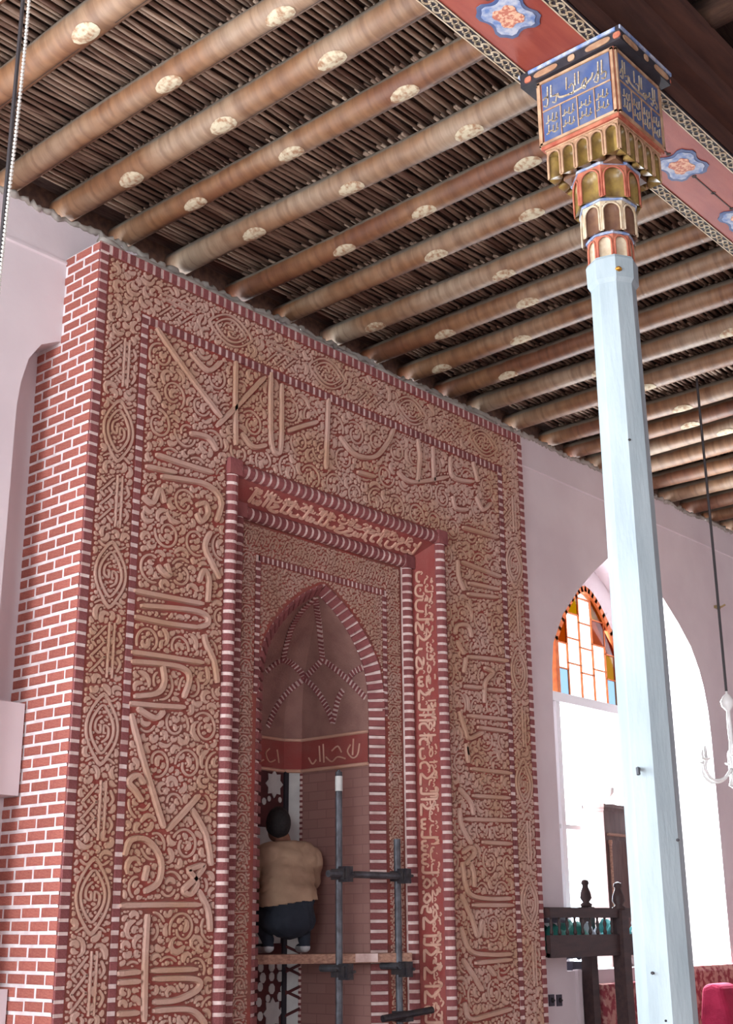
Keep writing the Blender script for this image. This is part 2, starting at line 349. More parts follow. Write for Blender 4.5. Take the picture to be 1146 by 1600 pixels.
b = MB(); bar(b, [(9.7, 0.9), (12.95, 0.9)], 0.04, 0.05); b.build('glazing_bar', 'frame_white', W1)
# stained panes cut by a stepped grid
cols = ['glass_white', 'glass_orange', 'glass_yellow', 'glass_white', 'glass_orange', 'glass_white', 'glass_white', 'glass_yellow', 'glass_blue', 'glass_green']
rp = random.Random(11)
def arch_z(Lc, x):
    for (xa, za), (xb, zb) in zip(Lc[:-1], Lc[1:]):
        if xa <= x <= xb: return za+(zb-za)*(x-xa)/max(1e-6, xb-xa)
    return Lc[0][1]
pat = {0: ['glass_blue', 'glass_white', 'glass_white', 'glass_white', 'glass_blue'], 1: ['glass_white', 'glass_white', 'glass_white', 'glass_white', 'glass_yellow'],
       2: ['glass_orange', 'glass_white', 'glass_white', 'glass_orange', 'glass_orange'], 3: ['glass_yellow', 'glass_yellow', 'glass_white', 'glass_yellow', 'glass_orange'], 4: ['glass_white']*5}
lead = MB()
for Lc in (L1, L2):
    x0 = Lc[0][0]; wd = (Lc[-1][0]-x0)/5
    for j in range(5):
        for i in range(5):
            za = ZT+0.05+j*0.26+(0.07 if i % 2 else 0); zb = za+0.26
            if j == 0: za = ZT+0.04
            xa = x0+i*wd; xb = xa+wd
            ta = min(zb, arch_z(Lc, xa)); tb = min(zb, arch_z(Lc, xb))
            if max(ta, tb) <= za+0.02: continue
            ta = max(ta, za+0.001); tb = max(tb, za+0.001)
            b = MB(); b.prism([(xa, za), (xb, za), (xb, tb), (xa, ta)], lambda p: (p[0], WY-0.004, p[1]), lambda p: (p[0], WY+0.004, p[1]))
            b.build('pane', pat[j][i], W1)
            bar(lead, [(xa, za), (xb, za)], 0.012, 0.02); bar(lead, [(xa, za), (xa, ta)], 0.012, 0.02)
lead.build('glazing_lead', 'frame_orange', W1)
for xa, xb in ((10.6, 11.81), (11.86, 12.88)):
    for za, zb in ((SILL, 0.88), (0.92, ZT-0.04)):
        b = MB(); b.box((xa, WY-0.003, za), (xb, WY+0.003, zb)); b.build('pane', 'glass_clear', W1)
# wall around the lancets in the plane of the window
b = MB()
b.box((9.5, WY+0.04, SILL), (10.55, WY+0.10, 3.9))
sp_ = [(x, z) for x, z in L1]+[(x, z) for x, z in L2 if x > L1[-1][0]+0.001]
for (xa, za), (xb, zb) in zip(sp_[:-1], sp_[1:]):
    b.prism([(xa, za), (xb, zb), (xb, 3.9), (xa, 3.9)], lambda p: (p[0], WY+0.04, p[1]), lambda p: (p[0], WY+0.10, p[1]))
b.build('window_spandrel', 'plaster', W1)

# ================================================================== ceiling: logs, sticks and matting
CE = MB(); CE.box((XW, YS, CEILZ), (XE, NY+0.3, CEILZ+0.1)); CEIL = CE.build('ceiling', 'mat_dark', kind='structure')
BX = [0.2, 0.78, 1.3, 1.82, 2.33, 2.83, 3.34, 3.91, 4.35, 4.83, 5.35, 5.9, 6.4, 6.94, 7.43, 7.9, 8.4, 8.9, 9.45, 10.05, 10.48, 10.9, 11.33, 11.87, 12.4, 12.9, 13.4, 13.9, 14.4]
BX = [x-0.045 for x in BX]
GY0, GY1, GZ = 2.56, 3.07, 4.10
rb = random.Random(7)
vis = [i for i, x in enumerate(BX) if 2.6 < x < 13.6]
ordn = ['first', 'second', 'third', 'fourth', 'fifth', 'sixth', 'seventh', 'eighth', 'ninth', 'tenth', 'eleventh', 'twelfth', 'thirteenth', 'fourteenth', 'fifteenth', 'sixteenth', 'seventeenth', 'eighteenth', 'nineteenth', 'twentieth', 'twenty-first', 'twenty-second', 'twenty-third']
med_px = {3.34: [(138, 50)], 3.91: [(255, 125), (432, 18)], 4.35: [(205, 275), (348, 190), (518, 90)], 4.83: [(310, 320), (458, 240), (637, 146)], 5.35: [(402, 366), (548, 290), (737, 204)],
          5.9: [(545, 392), (665, 331), (835, 262)], 6.4: [(690, 402), (840, 340)], 6.94: [(610, 520), (850, 466)], 7.43: [(705, 525), (888, 510)], 7.9: [(755, 605), (870, 560)], 8.4: [(860, 618)], 9.45: [(1080, 646)], 10.05: [(1100, 655)]}
BEAMS = []
for i, bx in enumerate(BX):
    path = []; rr = []
    ph = rb.uniform(0, 6); am = rb.uniform(0.004, 0.014); r0 = BR*rb.uniform(0.94, 1.08)
    for k in range(25):
        y = 2.45+(NY+0.10-2.45)*k/24
        path.append((am*math.sin(y*1.3+ph), y-4.4, 0.5*am*math.cos(y*1.7+ph))); rr.append(r0*(1+0.035*math.sin(y*2.3+ph*2)+rb.uniform(-.012, .012)))
    b = MB(); b.tube(path, rr, 14)
    o = b.build('ceiling_beam', 'painted_beam', smooth=True); o.location = (bx, 4.4, BEAMZ+BR); ABS[o] = Matrix.Translation(o.location)
    if i in vis:
        n_ = vis.index(i)
        lab = 'round painted log ceiling beam, %s from the left edge of the picture' % ordn[n_] if n_ < len(ordn) else 'round painted log ceiling beam beyond the hanging wire'
    else: lab = 'round painted log ceiling beam beyond the edge of the picture'
    tag(o, lab, 'beam', 'log beams of the ceiling')
    BEAMS.append(o)
    if not i in vis: continue
    # painted medallions and a thin dark line, on the side of the log that faces the door
    th = math.radians(238)
    def onlog(y, a, lift=0.0022):
        t = (y-2.45)/(NY+0.10-2.45)*24; k = min(23, max(0, int(t))); u = t-k
        r = rr[k]*(1-u)+rr[k+1]*u+lift; cx = path[k][0]*(1-u)+path[k+1][0]*u; cz = path[k][2]*(1-u)+path[k+1][2]*u
        return Vector((bx+cx+r*math.cos(a), y, BEAMZ+BR+cz+r*math.sin(a)))
    key = round(bx+0.045, 2); ys = [atZ(px, py, BEAMZ+0.02).y for px, py in med_px.get(key, [])]
    if not ys: ys = [3.7+rb.uniform(0, .3), 5.0+rb.uniform(-.2, .2)] if bx < 11 else []
    for y in ys:
        b = MB(); n = 14; lw, aw = 0.10, 0.62
        ring = [onlog(y+lw*math.copysign(abs(math.cos(t))**1.3, math.cos(t)), th+0.35+aw*math.copysign(abs(math.sin(t))**0.85, math.sin(t))) for t in [2*math.pi*k/n for k in range(n)]]
        mid = [onlog(y+0.55*lw*math.cos(t), th+0.35+0.55*aw*math.sin(t), 0.004) for t in [2*math.pi*k/n for k in range(n)]]
        b.add(ring+mid+[onlog(y, th+0.35, 0.005)], [(k, (k+1) % n, n+(k+1) % n, n+k) for k in range(n)]+[(n+k, n+(k+1) % n, 2*n) for k in range(n)])
        b.build('painted_medallion', 'medallion_paint', o)
    b = MB(); ln = [3.1+0.15*k for k in range(21)]
    for y0, y1 in zip(ln[:-1], ln[1:]):
        if any(abs((y0+y1)/2-y) < 0.12 for y in ys): continue
        b.add([onlog(y0, th+.86, .002), onlog(y1, th+.86, .002), onlog(y1, th+.93, .002), onlog(y0, th+.93, .002)], [(0, 1, 2, 3)])
    b.build('painted_line', 'line_paint', o)
# sticks across the logs, one bay long each
sm = MB(); sm.tube([(-0.29, 0, 0), (0.0, 0.003, -0.003), (0.29, 0, 0)], [0.0125, 0.0155, 0.0135], 6)
STK = sm.mesh('stick', 'stick', True)
cand = []
for i in range(len(BX)-1):
    y = 3.0
    while y < NY-0.03:
        cand.append(((BX[i]+BX[i+1])/2, y, (BX[i+1]-BX[i])/0.5)); y += rb.uniform(0.036, 0.056)
def scr(x, y):
    d = Vector((x, y, CEILZ)); z = d.dot(FW)
    return (573+FPX*d.dot(RT)/z, 800-FPX*d.dot(UP)/z, z) if z > 0.1 else (9e9, 9e9, 9e9)
good = []
for c in cand:
    sx, sy, z = scr(c[0], c[1]); c = c+(z if (-40 < sx < 1190 and -40 < sy < 900) else 99+z,); good.append(c)
good.sort(key=lambda c: c[3]); rest = MB()
for k, (x, y, sc, z) in enumerate(good):
    rot = Euler((rb.uniform(0, 6), rb.uniform(-.015, .015), rb.uniform(-.06, .06))); rs = rb.uniform(0.75, 1.25)
    M = Matrix.LocRotScale(Vector((x, y, CEILZ-0.012-rb.uniform(0, .008))), rot, Vector((sc*1.02, rs, rs)))
    if k < 300: place('stick', STK, CEIL, M)
    else: rest.add([M @ v.co for v in STK.vertices], [tuple(p.vertices) for p in STK.polygons])
rest.build('stick_layer', 'stick', CEIL, smooth=True, recalc=False, kind='stuff')
# the unlit bay towards the visitor: plain timber, its shade put into a darker colour
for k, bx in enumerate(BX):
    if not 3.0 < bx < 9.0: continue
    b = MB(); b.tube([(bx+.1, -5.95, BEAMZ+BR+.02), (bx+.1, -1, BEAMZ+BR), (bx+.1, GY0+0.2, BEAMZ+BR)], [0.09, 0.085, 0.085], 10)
    tag(b.build('bare_beam', 'shaded_wood', smooth=True), 'bare log beam in the shaded bay right of the red girder, coloured dark for the shade', 'beam', 'bare beams of the shaded bay')

# ================================================================== the girder and the column
GIR = thing('girder', 'long red painted wooden girder with scroll borders carried by the column', 'girder', (4.9, (GY0+GY1)/2, GZ))
b = MB(); b.box((XW, GY0, GZ+0.012), (XE, GY1, BEAMZ+0.05)); b.build('girder_core', 'girder_side', GIR)
b = MB(); b.box((XW, GY0+0.075, GZ), (XE, GY1-0.075, GZ+0.02)); b.build('red_soffit', 'girder_red', GIR)
b = MB(); b.box((XW, GY0-0.11, GZ+0.16), (XE, GY0, GZ+0.30)); b.box((XW, GY0-0.24, GZ+0.30), (XE, GY0, GZ+0.36)); b.build('ledge_board', 'girder_side', GIR)
for y0 in (GY0, GY1-0.075):
    b = MB(); b.box((XW, y0, GZ-0.003), (XE, y0+0.075, GZ+0.02)); bo = b.build('scroll_border', 'paint_black', GIR)
    s = MB(); x = 2.5; k = 0
    while x < 13.0:
        yc = y0+0.0375
        for sg in (1, -1):
            pts = []
            for t in range(11):
                a = t/10*1.6*math.pi+(0 if sg > 0 else math.pi); r = 0.029*(1-0.7*t/10)
                pts.append((x+(0.018 if sg > 0 else -0.018)+r*math.cos(a)*1.05, yc+r*math.sin(a)))
            for (a0, b0), (a1, b1) in zip(pts[:-1], pts[1:]):
                d = Vector((a1-a0, b1-b0, 0)); l = d.length; d.normalize()
                s.obox(((a0+a1)/2, (b0+b1)/2, GZ-0.0045), d, Vector((-d.y, d.x, 0)), Z_, l+.004, 0.0085, 0.005)
        x += 0.082; k += 1
    s.box((2.3, y0+0.001, GZ-0.006), (13.2, y0+0.007, GZ)); s.box((2.3, y0+0.068, GZ-0.006), (13.2, y0+0.074, GZ))
    s.build('scroll', 'paint_cream', bo, kind='stuff')
def ogee(n=28, a=1.0, b=1.0):
    P = []
    for k in range(n):
        t = 2*math.pi*k/n; r = 1-0.17*math.cos(4*t)-0.05*math.cos(8*t)+0.03*math.cos(12*t)
        P.append((a*r*math.cos(t), b*r*math.sin(t)))
    return P
for gx in (4.26, 5.95, 6.72, 7.5, 3.45):
    for nm, sc, mt, z in (('medallion_field', 1.0, 'paint_blue', 0.004), ('medallion_ring', 0.84, 'paint_lightblue', 0.006), ('medallion_flower', 0.5, 'flower', 0.008)):
        b = MB(); b.prism([(gx+p[0], (GY0+GY1)/2+p[1]) for p in ogee(32, 0.155*sc, 0.125*sc)], lambda p: (p[0], p[1], GZ-z), lambda p: (p[0], p[1], GZ+0.01)); b.build(nm, mt, GIR)
for x0, x1 in ((5.25, 5.80), (6.10, 6.57), (6.87, 7.35), (3.6, 4.1)):
    b = MB(); b.box((x0, 2.813, GZ-0.003), (x1, 2.819, GZ+.01))
    for c in (x0, x1, (x0+x1)/2): b.lathe((c, 2.816, GZ-0.003), [(0.014, 0), (0.014, 0.01)], 8)
    b.build('painted_line', 'line_paint', GIR)

CX, CY = 4.907, 2.727
COLM = thing('column', 'tall octagonal pale blue wooden column with painted stalactite capital', 'column', (CX, CY, FLOOR))
def octo(r, rot, n=8): return [(CX+r/math.cos(math.pi/n)*math.cos(rot+math.pi/n+2*math.pi*k/n), CY+r/math.cos(math.pi/n)*math.sin(rot+math.pi/n+2*math.pi*k/n)) for k in range(n)]
ROT = math.radians(195)
b = MB(); prof = [(-1.6, .112), (-.4, .110), (1.0, .106), (2.2, .101), (2.90, .098)]
rings = [[(x, y, z) for x, y in octo(r, ROT)] for z, r in prof]
for A, B in zip(rings[:-1], rings[1:]):
    for k in range(8): b.add([A[k], A[(k+1) % 8], B[(k+1) % 8], B[k]], [(0, 1, 2, 3)])
SHAFT = b.build('shaft', 'column_paint', COLM)
b = MB(); prof = [(2.87, .098), (2.89, .112), (2.99, .114), (3.005, .108), (3.005, .02)]
rings = [[(x, y, z) for x, y in octo(r, ROT)] for z, r in prof]
for A, B in zip(rings[:-1], rings[1:]):
    for k in range(8): b.add([A[k], A[(k+1) % 8], B[(k+1) % 8], B[k]], [(0, 1, 2, 3)])
b.build('collar', 'column_paint', COLM)
def on_shaft(px, py, r):
    d = ray(px, py); hd = Vector((d.x, d.y, 0)).normalized(); t = (CX*d.x+CY*d.y)/(d.x**2+d.y**2); p = d*t; return p-hd*r
p = on_shaft(968, 438, 0.112); b = MB(); b.lathe(p-Vector((0, 0, .012)), [(0.004, 0), (0.016, .006), (0.018, .012), (0.012, .022), (.003, .026)], 8); b.build('gold_stud', 'gold', COLM)
p = on_shaft(998, 1205, 0.106); b = MB(); b.tube([p+Vector((.02, .01, 0)), p-Vector((.03, .015, .005)), p-Vector((.035, .02, .03))], 0.009, 6); b.build('hook', 'iron', COLM)
for q in ((1032, 1375), (1020, 1519), (1041, 1592), (1060, 1315), (985, 700)):
    p = on_shaft(q[0], q[1], 0.107); b = MB(); b.lathe(p-Vector((0, 0, .006)), [(0.002, 0), (0.007, .003), (0.007, .009), (.002, .012)], 6); b.build('nail', 'iron_dark', COLM)
# capital
def cell_mesh(nm, wd, ht, dp, m2='cell_gold', m1='paint_ochre'):
    nx, nz = 12, 16; b = MB(); a = 0.40*wd; vs_ = ht-0.40*wd-0.10*ht
    def dep(u, v):
        if v < 0.04*ht or abs(u) >= a: return 0
        if v <= vs_: return dp*math.sqrt(max(0, 1-(u/a)**2))
        k = 1-(u/a)**2-((v-vs_)/(0.42*wd))**2
        return dp*math.sqrt(k) if k > 0 else 0
    P = []; D = []
    for j in range(nz+1):
        for i in range(nx+1):
            u = wd*(i/nx-0.5); v = ht*j/nz; d = dep(u, v); P.append((u, d, v)); D.append(d)
    for j in range(nz):
        for i in range(nx):
            q = (j*(nx+1)+i, j*(nx+1)+i+1, (j+1)*(nx+1)+i+1, (j+1)*(nx+1)+i)
            b.cur = 1 if max(D[t] for t in q) > 0.15*dp else 0; b.f.append(q); b.mi.append(b.cur)
    b.v = P
    # raised rim of the cell
    b.cur = 0; n = 10; arc = [(-a, 0.04*ht)]+[(a*math.cos(math.pi-math.pi*t/n), vs_+0.42*wd*math.sin(math.pi*t/n)) for t in range(n+1)]+[(a, 0.04*ht)]
    b.tube([(u, -0.001, v) for u, v in arc], 0.0055, 5)
    return b.mesh(nm, [m1, m2], True)
def tier(name, n, half, z0, z1, rot, dp, per=1, m2='cell_gold', m1='paint_ochre', lean=0.0):
    T = MB(); pts = [(CX+(half-dp-0.004)/math.cos(math.pi/n)*math.cos(rot+math.pi/n+2*math.pi*k/n), CY+(half-dp-0.004)/math.cos(math.pi/n)*math.sin(rot+math.pi/n+2*math.pi*k/n)) for k in range(n)]
    T.prism(pts, lambda p: (p[0], p[1], z0), lambda p: (p[0], p[1], z1)); to = T.build(name, 'cell_brown', COLM)
    side = 2*half*math.tan(math.pi/n); wd = side/per; me = cell_mesh('cell', wd*1.005, z1-z0, dp, m2, m1)
    for k in range(n):
        a = rot+2*math.pi*k/n; nrm = Vector((math.cos(a), math.sin(a), 0)); tg = Vector((-nrm.y, nrm.x, 0))
        for j in range(per):
            c = Vector((CX, CY, z0))+nrm*half+tg*(side*((j+0.5)/per-0.5))
            M = Matrix(((tg.x, -nrm.x, 0, c.x), (tg.y, -nrm.y, 0, c.y), (0, 0, 1, c.z), (0, 0, 0, 1)))
            place('cell', me, to, M)
    sh = MB(); r = half/math.cos(math.pi/n)+0.008
    sh.prism([(CX+r*math.cos(rot+math.pi/n+2*math.pi*k/n), CY+r*math.sin(rot+math.pi/n+2*math.pi*k/n)) for k in range(n)], lambda p: (p[0], p[1], z1-0.006), lambda p: (p[0], p[1], z1+0.008))
    sh.build('ledge', 'paint_lightblue' if per == 1 else 'paint_ochre', to)
tier('lower_tier', 8, 0.100, 2.995, 3.125, ROT, 0.02, 1, 'paint_cream', 'paint_redbrown')
tier('middle_tier', 8, 0.125, 3.125, 3.29, ROT+math.pi/8, 0.03, 1, 'cell_brown', 'paint_cream')
tier('upper_tier', 8, 0.150, 3.29, 3.47, math.pi, 0.04, 1, 'cell_gold', 'paint_redbrown')
tier('arcade_tier', 4, 0.200, 3.465, 3.63, math.pi, 0.05, 5, 'cell_gold', 'paint_ochre')
HB = 0.2175
b = MB(); b.box((CX-HB, CY-HB, 3.63), (CX+HB, CY+HB, 4.02)); BLK = b.build('capital_block', 'paint_redbrown', COLM)
b = MB(); b.box((CX-HB-0.026, CY-HB-0.055, 4.02), (CX+HB+0.026, CY+HB+0.085, 4.10)); AB = b.build('abacus', 'paint_black', COLM)
for k in range(4):
    a = math.pi+k*math.pi/2; nrm = Vector((round(math.cos(a)), round(math.sin(a)), 0)); tg = Vector((-nrm.y, nrm.x, 0)); c0 = Vector((CX, CY, 0))+nrm*HB
    def pp(u, z, d): return c0+tg*u+nrm*d+Z_*z
    b = MB(); b.obox(pp(0, 3.83, 0.002), tg, nrm, Z_, 0.385, 0.008, 0.33); pn = b.build('blue_panel', 'paint_blue', BLK)
    b = MB()
    for u0, z0, su, sz in ((0, 4.005, .43, .014), (0, 3.655, .43, .014), (-.208, 3.83, .014, .36), (.208, 3.83, .014, .36), (0, 3.835, .385, .007), (-.09, 3.745, .005, .17), (.005, 3.745, .005, .17), (.10, 3.745, .005, .17)):
        b.obox(pp(u0, z0, 0.006), tg, nrm, Z_, su, 0.010, sz)
    b.build('panel_frame', 'paint_ochre', BLK)
    b = MB(); rr_ = random.Random(20+k)
    def stroke(pts, wd=0.006):
        P = smooth_path(pts, 4)
        for p0, p1 in zip(P[:-1], P[1:]):
            A = pp(p0[0], p0[1], .008); B = pp(p1[0], p1[1], .008); d = (B-A); l = d.length
            if l < 1e-5: continue
            d.normalize(); b.obox((A+B)/2, d, nrm, d.cross(nrm), l+.003, 0.005, wd)
    # the long sweep of the opening word, its tall letters, then rows of joined letters
    stroke([(-.10, 3.90), (-.09, 3.875), (-.03, 3.865), (.04, 3.87), (.09, 3.895), (.10, 3.92)], .009)
    for u in (-.16, -.14, -.05, .0, .02, .13, .15): stroke([(u, 3.90), (u+.003, 3.965)], .006)
    for u in (-.17, -.12, -.02, .05, .12, .16): stroke([(u-.015, 3.875+rr_.uniform(0, .03)), (u, 3.89+rr_.uniform(0, .03)), (u+.012, 3.878+rr_.uniform(0, .03)), (u+.005, 3.86), (u-.012, 3.866)], .006)
    for q in range(4):
        uc = -.14+q*.095
        for z_ in (3.70, 3.76):
            stroke([(uc-.035, z_), (uc-.01, z_+.012), (uc+.01, z_-.004), (uc+.03, z_+.008)], .0055)
            for d_ in (-.025, .0, .022): stroke([(uc+d_, z_), (uc+d_+.004, z_+.038+rr_.uniform(-.01, .01))], .005)
    b.build('panel_lettering', 'paint_cream', pn, kind='stuff')
    # cartouches on the abacus edge
    eh = (0.026 if k % 2 == 0 else (0.055 if k == 1 else 0.085)); e0 = Vector((CX, CY, 0))+nrm*(HB+eh)
    for u, hw, mt in ((-.15, .07, 'paint_ochre'), (0.0, .02, 'paint_ochre'), (.15, .07, 'paint_ochre'), (-.255, .02, 'paint_redbrown'), (.255, .02, 'paint_redbrown')):
        if abs(u) > .25 and k % 2: continue
        b = MB(); n = 16
        b.prism([(u+hw*math.copysign(abs(math.cos(2*math.pi*t/n))**.5, math.cos(2*math.pi*t/n)), 4.046+.017*math.sin(2*math.pi*t/n)) for t in range(n)],
                lambda p: e0+tg*p[0]+Z_*p[1]+nrm*0.005, lambda p: e0+tg*p[0]+Z_*p[1]-nrm*0.004); b.build('cartouche', mt, AB)
    b = MB(); b.obox(e0+Z_*4.083+nrm*.003, tg, nrm, Z_, .5, .008, .018); b.build('abacus_stripe', 'paint_lightblue', AB)

# ================================================================== brick flank of the mihrab
YF, YI, XC, XL, XR, ZTOP = 6.0, 6.2, 6.6, 4.313, 8.93, 4.155
def brick_mesh(nm, material, ch=0.10):
    """unit brick, face towards -Y, chamfered at the face"""
    b = MB(); o = 0.5; i = 0.5-ch*0.5
    b.add([(-o, .5, -o), (o, .5, -o), (o, .5, o), (-o, .5, o), (-o, -.3, -o), (o, -.3, -o), (o, -.3, o), (-o, -.3, o), (-i, -.5, -i), (i, -.5, -i), (i, -.5, i), (-i, -.5, i)],
          [(0, 1, 2, 3)]+[(a, (a+1) % 4, 4+(a+1) % 4, 4+a) for a in range(4)]+[(4+a, 4+(a+1) % 4, 8+(a+1) % 4, 8+a) for a in range(4)]+[(8, 9, 10, 11)])
    me = b.mesh(nm, material); g = bmesh.new(); g.from_mesh(me); bmesh.ops.recalc_face_normals(g, faces=g.faces); g.to_mesh(me); g.free(); return me
BRK = brick_mesh('brick', 'brick'); BRKD = brick_mesh('brick', 'brick_dark')
def frame(c, ax, nrm, az, sx, sy, sz):
    """matrix: local x -> ax, local -y -> nrm, local z -> az"""
    return Matrix(((ax.x*sx, -nrm.x*sy, az.x*sz, c[0]), (ax.y*sx, -nrm.y*sy, az.y*sz, c[1]), (ax.z*sx, -nrm.z*sy, az.z*sz, c[2]), (0, 0, 0, 1)))
b = MB(); b.box((XL+0.006, YF+0.012, FLOOR), (XL+0.03, NY+0.25, 3.60)); b.box((XL+0.006, YF+0.012, 3.60), (XL+0.03, NY+0.01, ZTOP)); 
FLK = b.build('wall_flank', 'mortar', kind='structure')
CH = 0.0683; low = MB(); r2 = random.Random(3)
nc = int((ZTOP-FLOOR)/CH)
for c in range(nc):
    zt = ZTOP-0.004-c*CH; zc = zt-CH/2+0.006; ymax = NY+0.245 if zt < 3.6 else NY
    y = YF+0.004; ln = 0.155 if c % 2 else 0.072
    while y < ymax-0.02:
        e = min(y+ln, ymax); off = r2.uniform(-.0015, .0025)
        M = frame(Vector((XL+0.012-off, (y+e)/2, zc+r2.uniform(-.002, .002))), -Y_, -X_, Z_, e-y, 0.024, CH-0.019)
        if zt > -0.62: place('brick', BRK, FLK, M)
        else: low.add([M @ v.co for v in BRK.vertices], [tuple(p.vertices) for p in BRK.polygons])
        y = e+0.018; ln = 0.159
low.build('brick_courses', 'brick', FLK, recalc=False, kind='stuff')

# ================================================================== the mihrab
MIH = thing('mihrab', 'huge carved terracotta prayer niche framed by bands of script and brick edging', 'mihrab', (XC, YF, FLOOR))
H3, Z3 = 1.07, 2.89            # inner edge of the outer rope on the front
H4, Z4 = 0.945, 2.765          # outer edge of the inner rope
b = MB()
YB = NY+0.24
b.box((XL+0.03, YF, FLOOR), (XC-H3, YB, ZTOP)); b.box((XC+H3, YF, FLOOR), (XR, YB, ZTOP)); b.box((XC-H3, YF, Z3), (XC+H3, YB, ZTOP)); b.box((XL+.006, YF, FLOOR), (XL+.03, YF+.012, ZTOP))
b.build('front_slab', 'ground_red', MIH)
b = MB(); rc = random.Random(9); cp = [(XL+.03+k*.075, YF+.045+rc.uniform(-.01, .01), ZTOP+.012+rc.uniform(-.012, .016)) for k in range(61)]
b.tube(cp, [rc.uniform(.022, .045) for _ in cp], 7); b.build('top_coping', 'plaster_grey', MIH, smooth=True)
# splayed reveal that carries the red inscription
b = MB(); yq = YF+0.155
for s in (-1, 1): b.add([(XC+s*H3, YF, FLOOR), (XC+s*H3, YF, Z3), (XC+s*H4, yq, Z4), (XC+s*H4, yq, FLOOR)], [(0, 1, 2, 3)])
b.add([(XC-H3, YF, Z3), (XC+H3, YF, Z3), (XC+H4, yq, Z4), (XC-H4, yq, Z4)], [(0, 1, 2, 3)])
b.build('inscription_reveal', 'ground_scarlet', MIH)
# arch
HALF = [(0.66, FLOOR), (0.66, 1.50), (0.655, 1.62), (0.638, 1.74), (0.60, 1.87), (0.52, 2.0), (0.385, 2.145), (0.235, 2.262), (0.09, 2.345), (0.0, 2.385)]
hp = smooth_path(HALF[1:], 4); ARC = [(-h, z) for h, z in hp]+[(h, z) for h, z in hp[::-1][1:]]
HIN = 0.56
def inner_of(h, z): return (h*HIN/0.66, 1.50+(z-1.50)*0.93 if z > 1.5 else z)
ARCI = [inner_of(h, z) for h, z in ARC]; YA, YN = YI, YI+0.07
b = MB()
for (h0, z0), (h1, z1) in zip(ARC[:-1], ARC[1:]): b.add([(XC+h0, YI, z0), (XC+h1, YI, z1), (XC+h1, YI, Z4), (XC+h0, YI, Z4)], [(0, 1, 2, 3)])
for s in (-1, 1): b.add([(XC+s*.66, YI, FLOOR), (XC+s*H4, YI, FLOOR), (XC+s*H4, YI, Z4), (XC+s*.66, YI, Z4)], [(0, 1, 2, 3)])
b.build('inner_slab', 'ground_red', MIH)
b = MB(); full = [(-.66, FLOOR)]+ARC+[(.66, FLOOR)]; fin = [(-HIN, FLOOR)]+ARCI+[(HIN, FLOOR)]
for i in range(len(full)-1):
    b.add([(XC+full[i][0], YA, full[i][1]), (XC+full[i+1][0], YA, full[i+1][1]), (XC+fin[i+1][0], YN, fin[i+1][1]), (XC+fin[i][0], YN, fin[i][1])], [(0, 1, 2, 3)])
RING = b.build('arch_ring', 'mortar_warm', MIH)
# niche behind the arch
ZV = 1.385; YC = 6.96; YBK = 7.04
plan = [(-HIN, YN), (-HIN, YC), (-HIN+.11, YBK), (HIN-.11, YBK), (HIN, YC), (HIN, YN)]
for nm, (p0, p1), mt in (('niche_side', plan[0:2], 'niche_brick'), ('niche_corner', plan[1:3], 'lattice_pale'), ('niche_back', plan[2:4], 'lattice_pale'), ('niche_corner', plan[3:5], 'lattice_pale'), ('niche_side', plan[4:6], 'niche_brick')):
    b = MB(); b.add([(XC+p0[0], p0[1], FLOOR), (XC+p1[0], p1[1], FLOOR), (XC+p1[0], p1[1], ZV), (XC+p0[0], p0[1], ZV)], [(0, 1, 2, 3)]); b.build(nm, mt, MIH)
# inscribed red band round the niche below the vault
def off_plan(d):
    c = (0, 6.6); return [(x-math.copysign(d, x), y-(d if y > 6.9 else 0)) for x, y in plan]
b = MB(); q = off_plan(0.012)
for (p0, p1) in zip(q[:-1], q[1:]): b.add([(XC+p0[0], p0[1], 1.15), (XC+p1[0], p1[1], 1.15), (XC+p1[0], p1[1], 1.375), (XC+p0[0], p0[1], 1.375)], [(0, 1, 2, 3)])
NB = b.build('niche_band', 'ground_scarlet', MIH)
b = MB()
for zz, r in ((1.145, .014), (1.38, .012)): b.tube([(XC+x, y, zz) for x, y in off_plan(0.014)], r, 6)
b.build('band_moulding', 'terracotta_pale', MIH)
# vault: half dome drawn in from the plan to the arch point
prof_s = [(h/0.66, 1.50+(z-1.50)*0.93) for h, z in hp]
def s_of(z):
    if z <= prof_s[0][1]: return 1.0
    for (a, za), (c, zc) in zip(prof_s[:-1], prof_s[1:]):
        if za <= z <= zc: return a+(c-a)*(z-za)/max(1e-6, zc-za)
    return 0.0
zs = [ZV+(prof_s[-1][1]-ZV)*k/22 for k in range(23)]; pl = []
for (p0, p1) in zip(plan[:-1], plan[1:]):
    for k in range(4): pl.append((p0[0]+(p1[0]-p0[0])*k/4, p0[1]+(p1[1]-p0[1])*k/4))
pl.append(plan[-1]); vv = []; ff = []
for z in zs:
    s = s_of(z)
    for x, y in pl: vv.append((XC+x*s, YN+(y-YN)*s**1.15, z))
n = len(pl)
for j in range(len(zs)-1):
    for i in range(n-1): ff.append((j*n+i, j*n+i+1, (j+1)*n+i+1, (j+1)*n+i))
b = MB(); b.add(vv, ff); b.build('niche_vault', 'niche_clay', MIH)
BVH = BVHTree.FromPolygons([Vector(v) for v in vv], ff)
ribs = [[(493, 934), (473, 952), (458, 975), (450, 997), (442, 1030)], [(493, 934), (495, 946), (499, 971), (503, 1012), (505, 1030)],
        [(442, 1030), (430, 1036), (412, 1052)], [(442, 1030), (456, 1036), (469, 1048), (476, 1060)], [(505, 1030), (490, 1046), (476, 1060)],
        [(505, 1030), (529, 1048), (548, 1065), (572, 1090)], [(476, 1060), (450, 1080), (431, 1105), (418, 1135)], [(476, 1060), (488, 1070), (501, 1086), (516, 1114), (521, 1130)],
        [(521, 1130), (529, 1094), (537, 1078)], [(571, 1041), (554, 1050), (545, 1062)]]
b = MB(); mo = MB()
